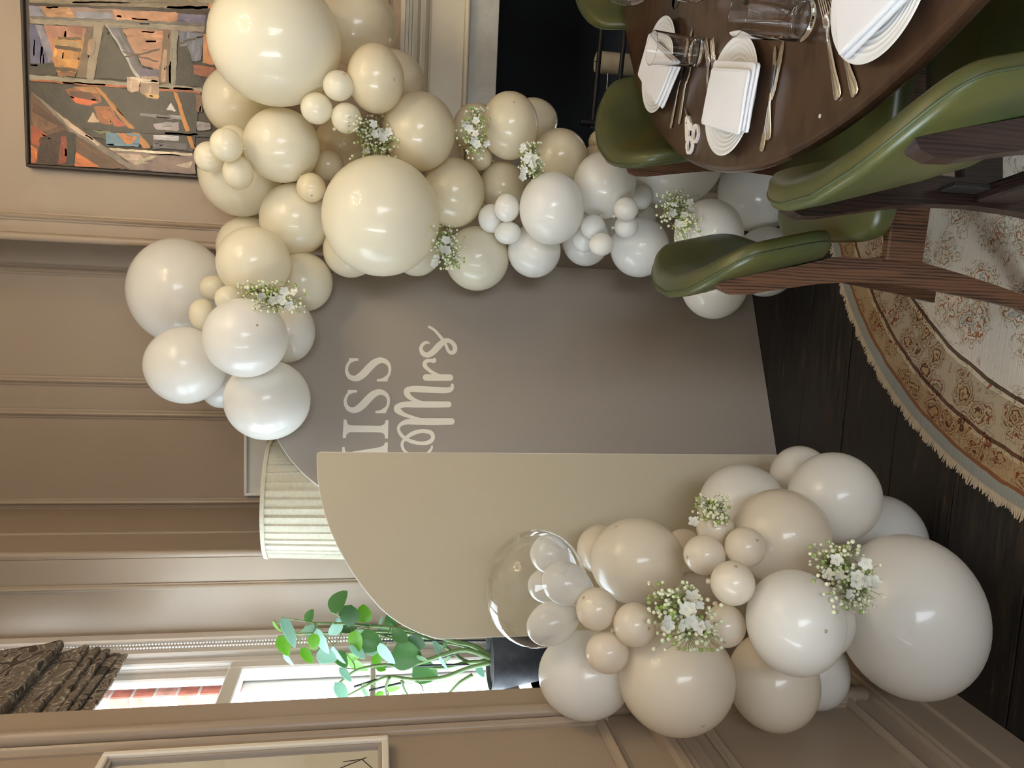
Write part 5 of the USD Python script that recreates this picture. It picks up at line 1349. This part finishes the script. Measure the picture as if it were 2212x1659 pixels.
def cutlery(kind, label, a, b, z=TZ):
    """a = working end, b = handle end, on the table"""
    a, b = np.array(a[:2]), np.array(b[:2])
    L_ = np.linalg.norm(b - a); ang_ = math.atan2(*(b - a)[::-1])
    t = thing(kind, label, {'table_knife': 'knife', 'table_fork': 'fork', 'table_spoon': 'spoon'}[kind], (a[0], a[1], z), ang_, kind.replace('_', ' ') + 's on the table')
    if kind == 'table_knife':
        n = 0.52
        part(t, 'blade', bar_profile([(0, 0.001, 0.003, 0.0005), (0.012, 0.006, 0.003, 0.0008), (0.04, 0.0085, 0.003, 0.001), (L_ * n - 0.02, 0.0085, 0.0035, 0.0012), (L_ * n, 0.0045, 0.004, 0.002)]), M['steel'], 50)
    elif kind == 'table_fork':
        n = 0.40
        for k in range(4):
            y = (k - 1.5) * 0.0058
            part(t, 'tine', bar_profile([(0, 0.0009, 0.009, 0.0008), (0.02, 0.0017, 0.007, 0.0011), (0.05, 0.0019, 0.004, 0.0012)]).apply_translation((0, y, 0)), M['steel'], 50)
        part(t, 'neck', bar_profile([(0.046, 0.0105, 0.004, 0.0012), (0.065, 0.011, 0.003, 0.0014), (0.078, 0.006, 0.0045, 0.0016), (L_ * n + 0.012, 0.0032, 0.008, 0.0018)]), M['steel'], 50)
    else:
        n = 0.36
        part(t, 'bowl', bar_profile([(0, 0.002, 0.004, 0.001), (0.01, 0.014, 0.004, 0.0014), (0.03, 0.0185, 0.003, 0.002), (0.05, 0.014, 0.004, 0.0018), (L_ * n, 0.0035, 0.008, 0.0018)]), M['steel'], 50)
    h0 = L_ * n
    part(t, 'handle', bar_profile([(h0 - 0.004, 0.0035, 0.0055, 0.0019), (h0 + 0.02, 0.0042, 0.006, 0.0024), (L_ * 0.75, 0.0058, 0.0045, 0.0024), (L_ - 0.02, 0.0085, 0.0032, 0.0021), (L_ - 0.004, 0.008, 0.003, 0.0018), (L_, 0.004, 0.003, 0.001)]), M['steel'], 50)
    return t


Z = 0.755
cutlery('table_knife', 'longer table knife to the near side of the folded napkin', at_z(1690, 88, Z), at_z(1642, 327, Z))
cutlery('table_knife', 'shorter table knife lying against the longer one near the folded napkin', at_z(1672, 98, Z), at_z(1657, 303, Z))
cutlery('table_knife', 'outer table knife beside the far plate, passing behind the small tumbler', at_z(1494, 60, Z), at_z(1446, 277, Z))
cutlery('table_knife', 'inner table knife beside the far plate, passing behind the small tumbler', at_z(1502, 78, Z), at_z(1464, 268, Z))
cutlery('table_fork', 'fork with tines showing between the small tumbler and the folded napkin', at_z(1527, 86, Z), at_z(1532, 300, Z))
cutlery('table_fork', 'fork lying half under the plate with the folded napkin', at_z(1541, 85, Z), at_z(1537, 316, Z))
cutlery('table_fork', 'fork beside the triangular napkin at the near edge of the table', at_z(1776, -12, Z), at_z(1808, 213, Z))
cutlery('table_fork', 'fork handle half hidden under the triangular napkin', at_z(1798, -5, Z), at_z(1845, 206, Z))

crumb = trimesh.creation.icosphere(0, 0.004); crumb.apply_scale([1.2, 0.8, 0.7]); crumb.apply_translation(at_z(1771, 251, TZ + 0.002))
solo('crumb', crumb, M['mat_board'], 'tiny pale crumb on the bare table top near the two fork handles', 'crumb')
# scissors
sc = thing('scissors', 'white handled scissors lying open near the folded napkin', 'scissors')
def flat(pg, h, z): q = extrude(pg, h); q.apply_translation([0, 0, z]); return q
A = lambda x, y: tuple(at_z(x, y, Z)[:2])
part(sc, 'blade', flat(sg.Polygon([A(1477, 230), A(1483, 259), A(1489, 257)]), 0.002, TZ + 0.003), M['steel'])
def ring2(c, d1, d2, w):
    """elongated loop given by photo points along its long axis"""
    c, d1 = np.array(A(*c)), np.array(A(*d1))
    ln_ = sg.LineString([tuple(c), tuple(d1)])
    return ln_.buffer(d2).difference(ln_.buffer(d2 - w))
ringa = ring2((1502, 285), (1502.5, 292), 0.0205, 0.0075)
ringb = ring2((1491, 310), (1492, 317), 0.0200, 0.0075)
sa = so.unary_union([sg.LineString([A(1485, 257), A(1490, 270), A(1494, 275)]).buffer(0.009), ringa])
sb = so.unary_union([sg.LineString([A(1486, 258), A(1486, 276), A(1487, 298)]).buffer(0.009), ringb])
for q, z in ((sa, 0.0005), (sb, 0.0035)):
    part(sc, 'handle', flat(q, 0.007, TZ + z), M['plastic'])
pv = at_z(1487, 266, Z); part(sc, 'pivot', lathe([(0, 0), (0.003, 0), (0.003, 0.0115), (0, 0.012)], 16, (pv[0], pv[1], TZ)), M['steel'])
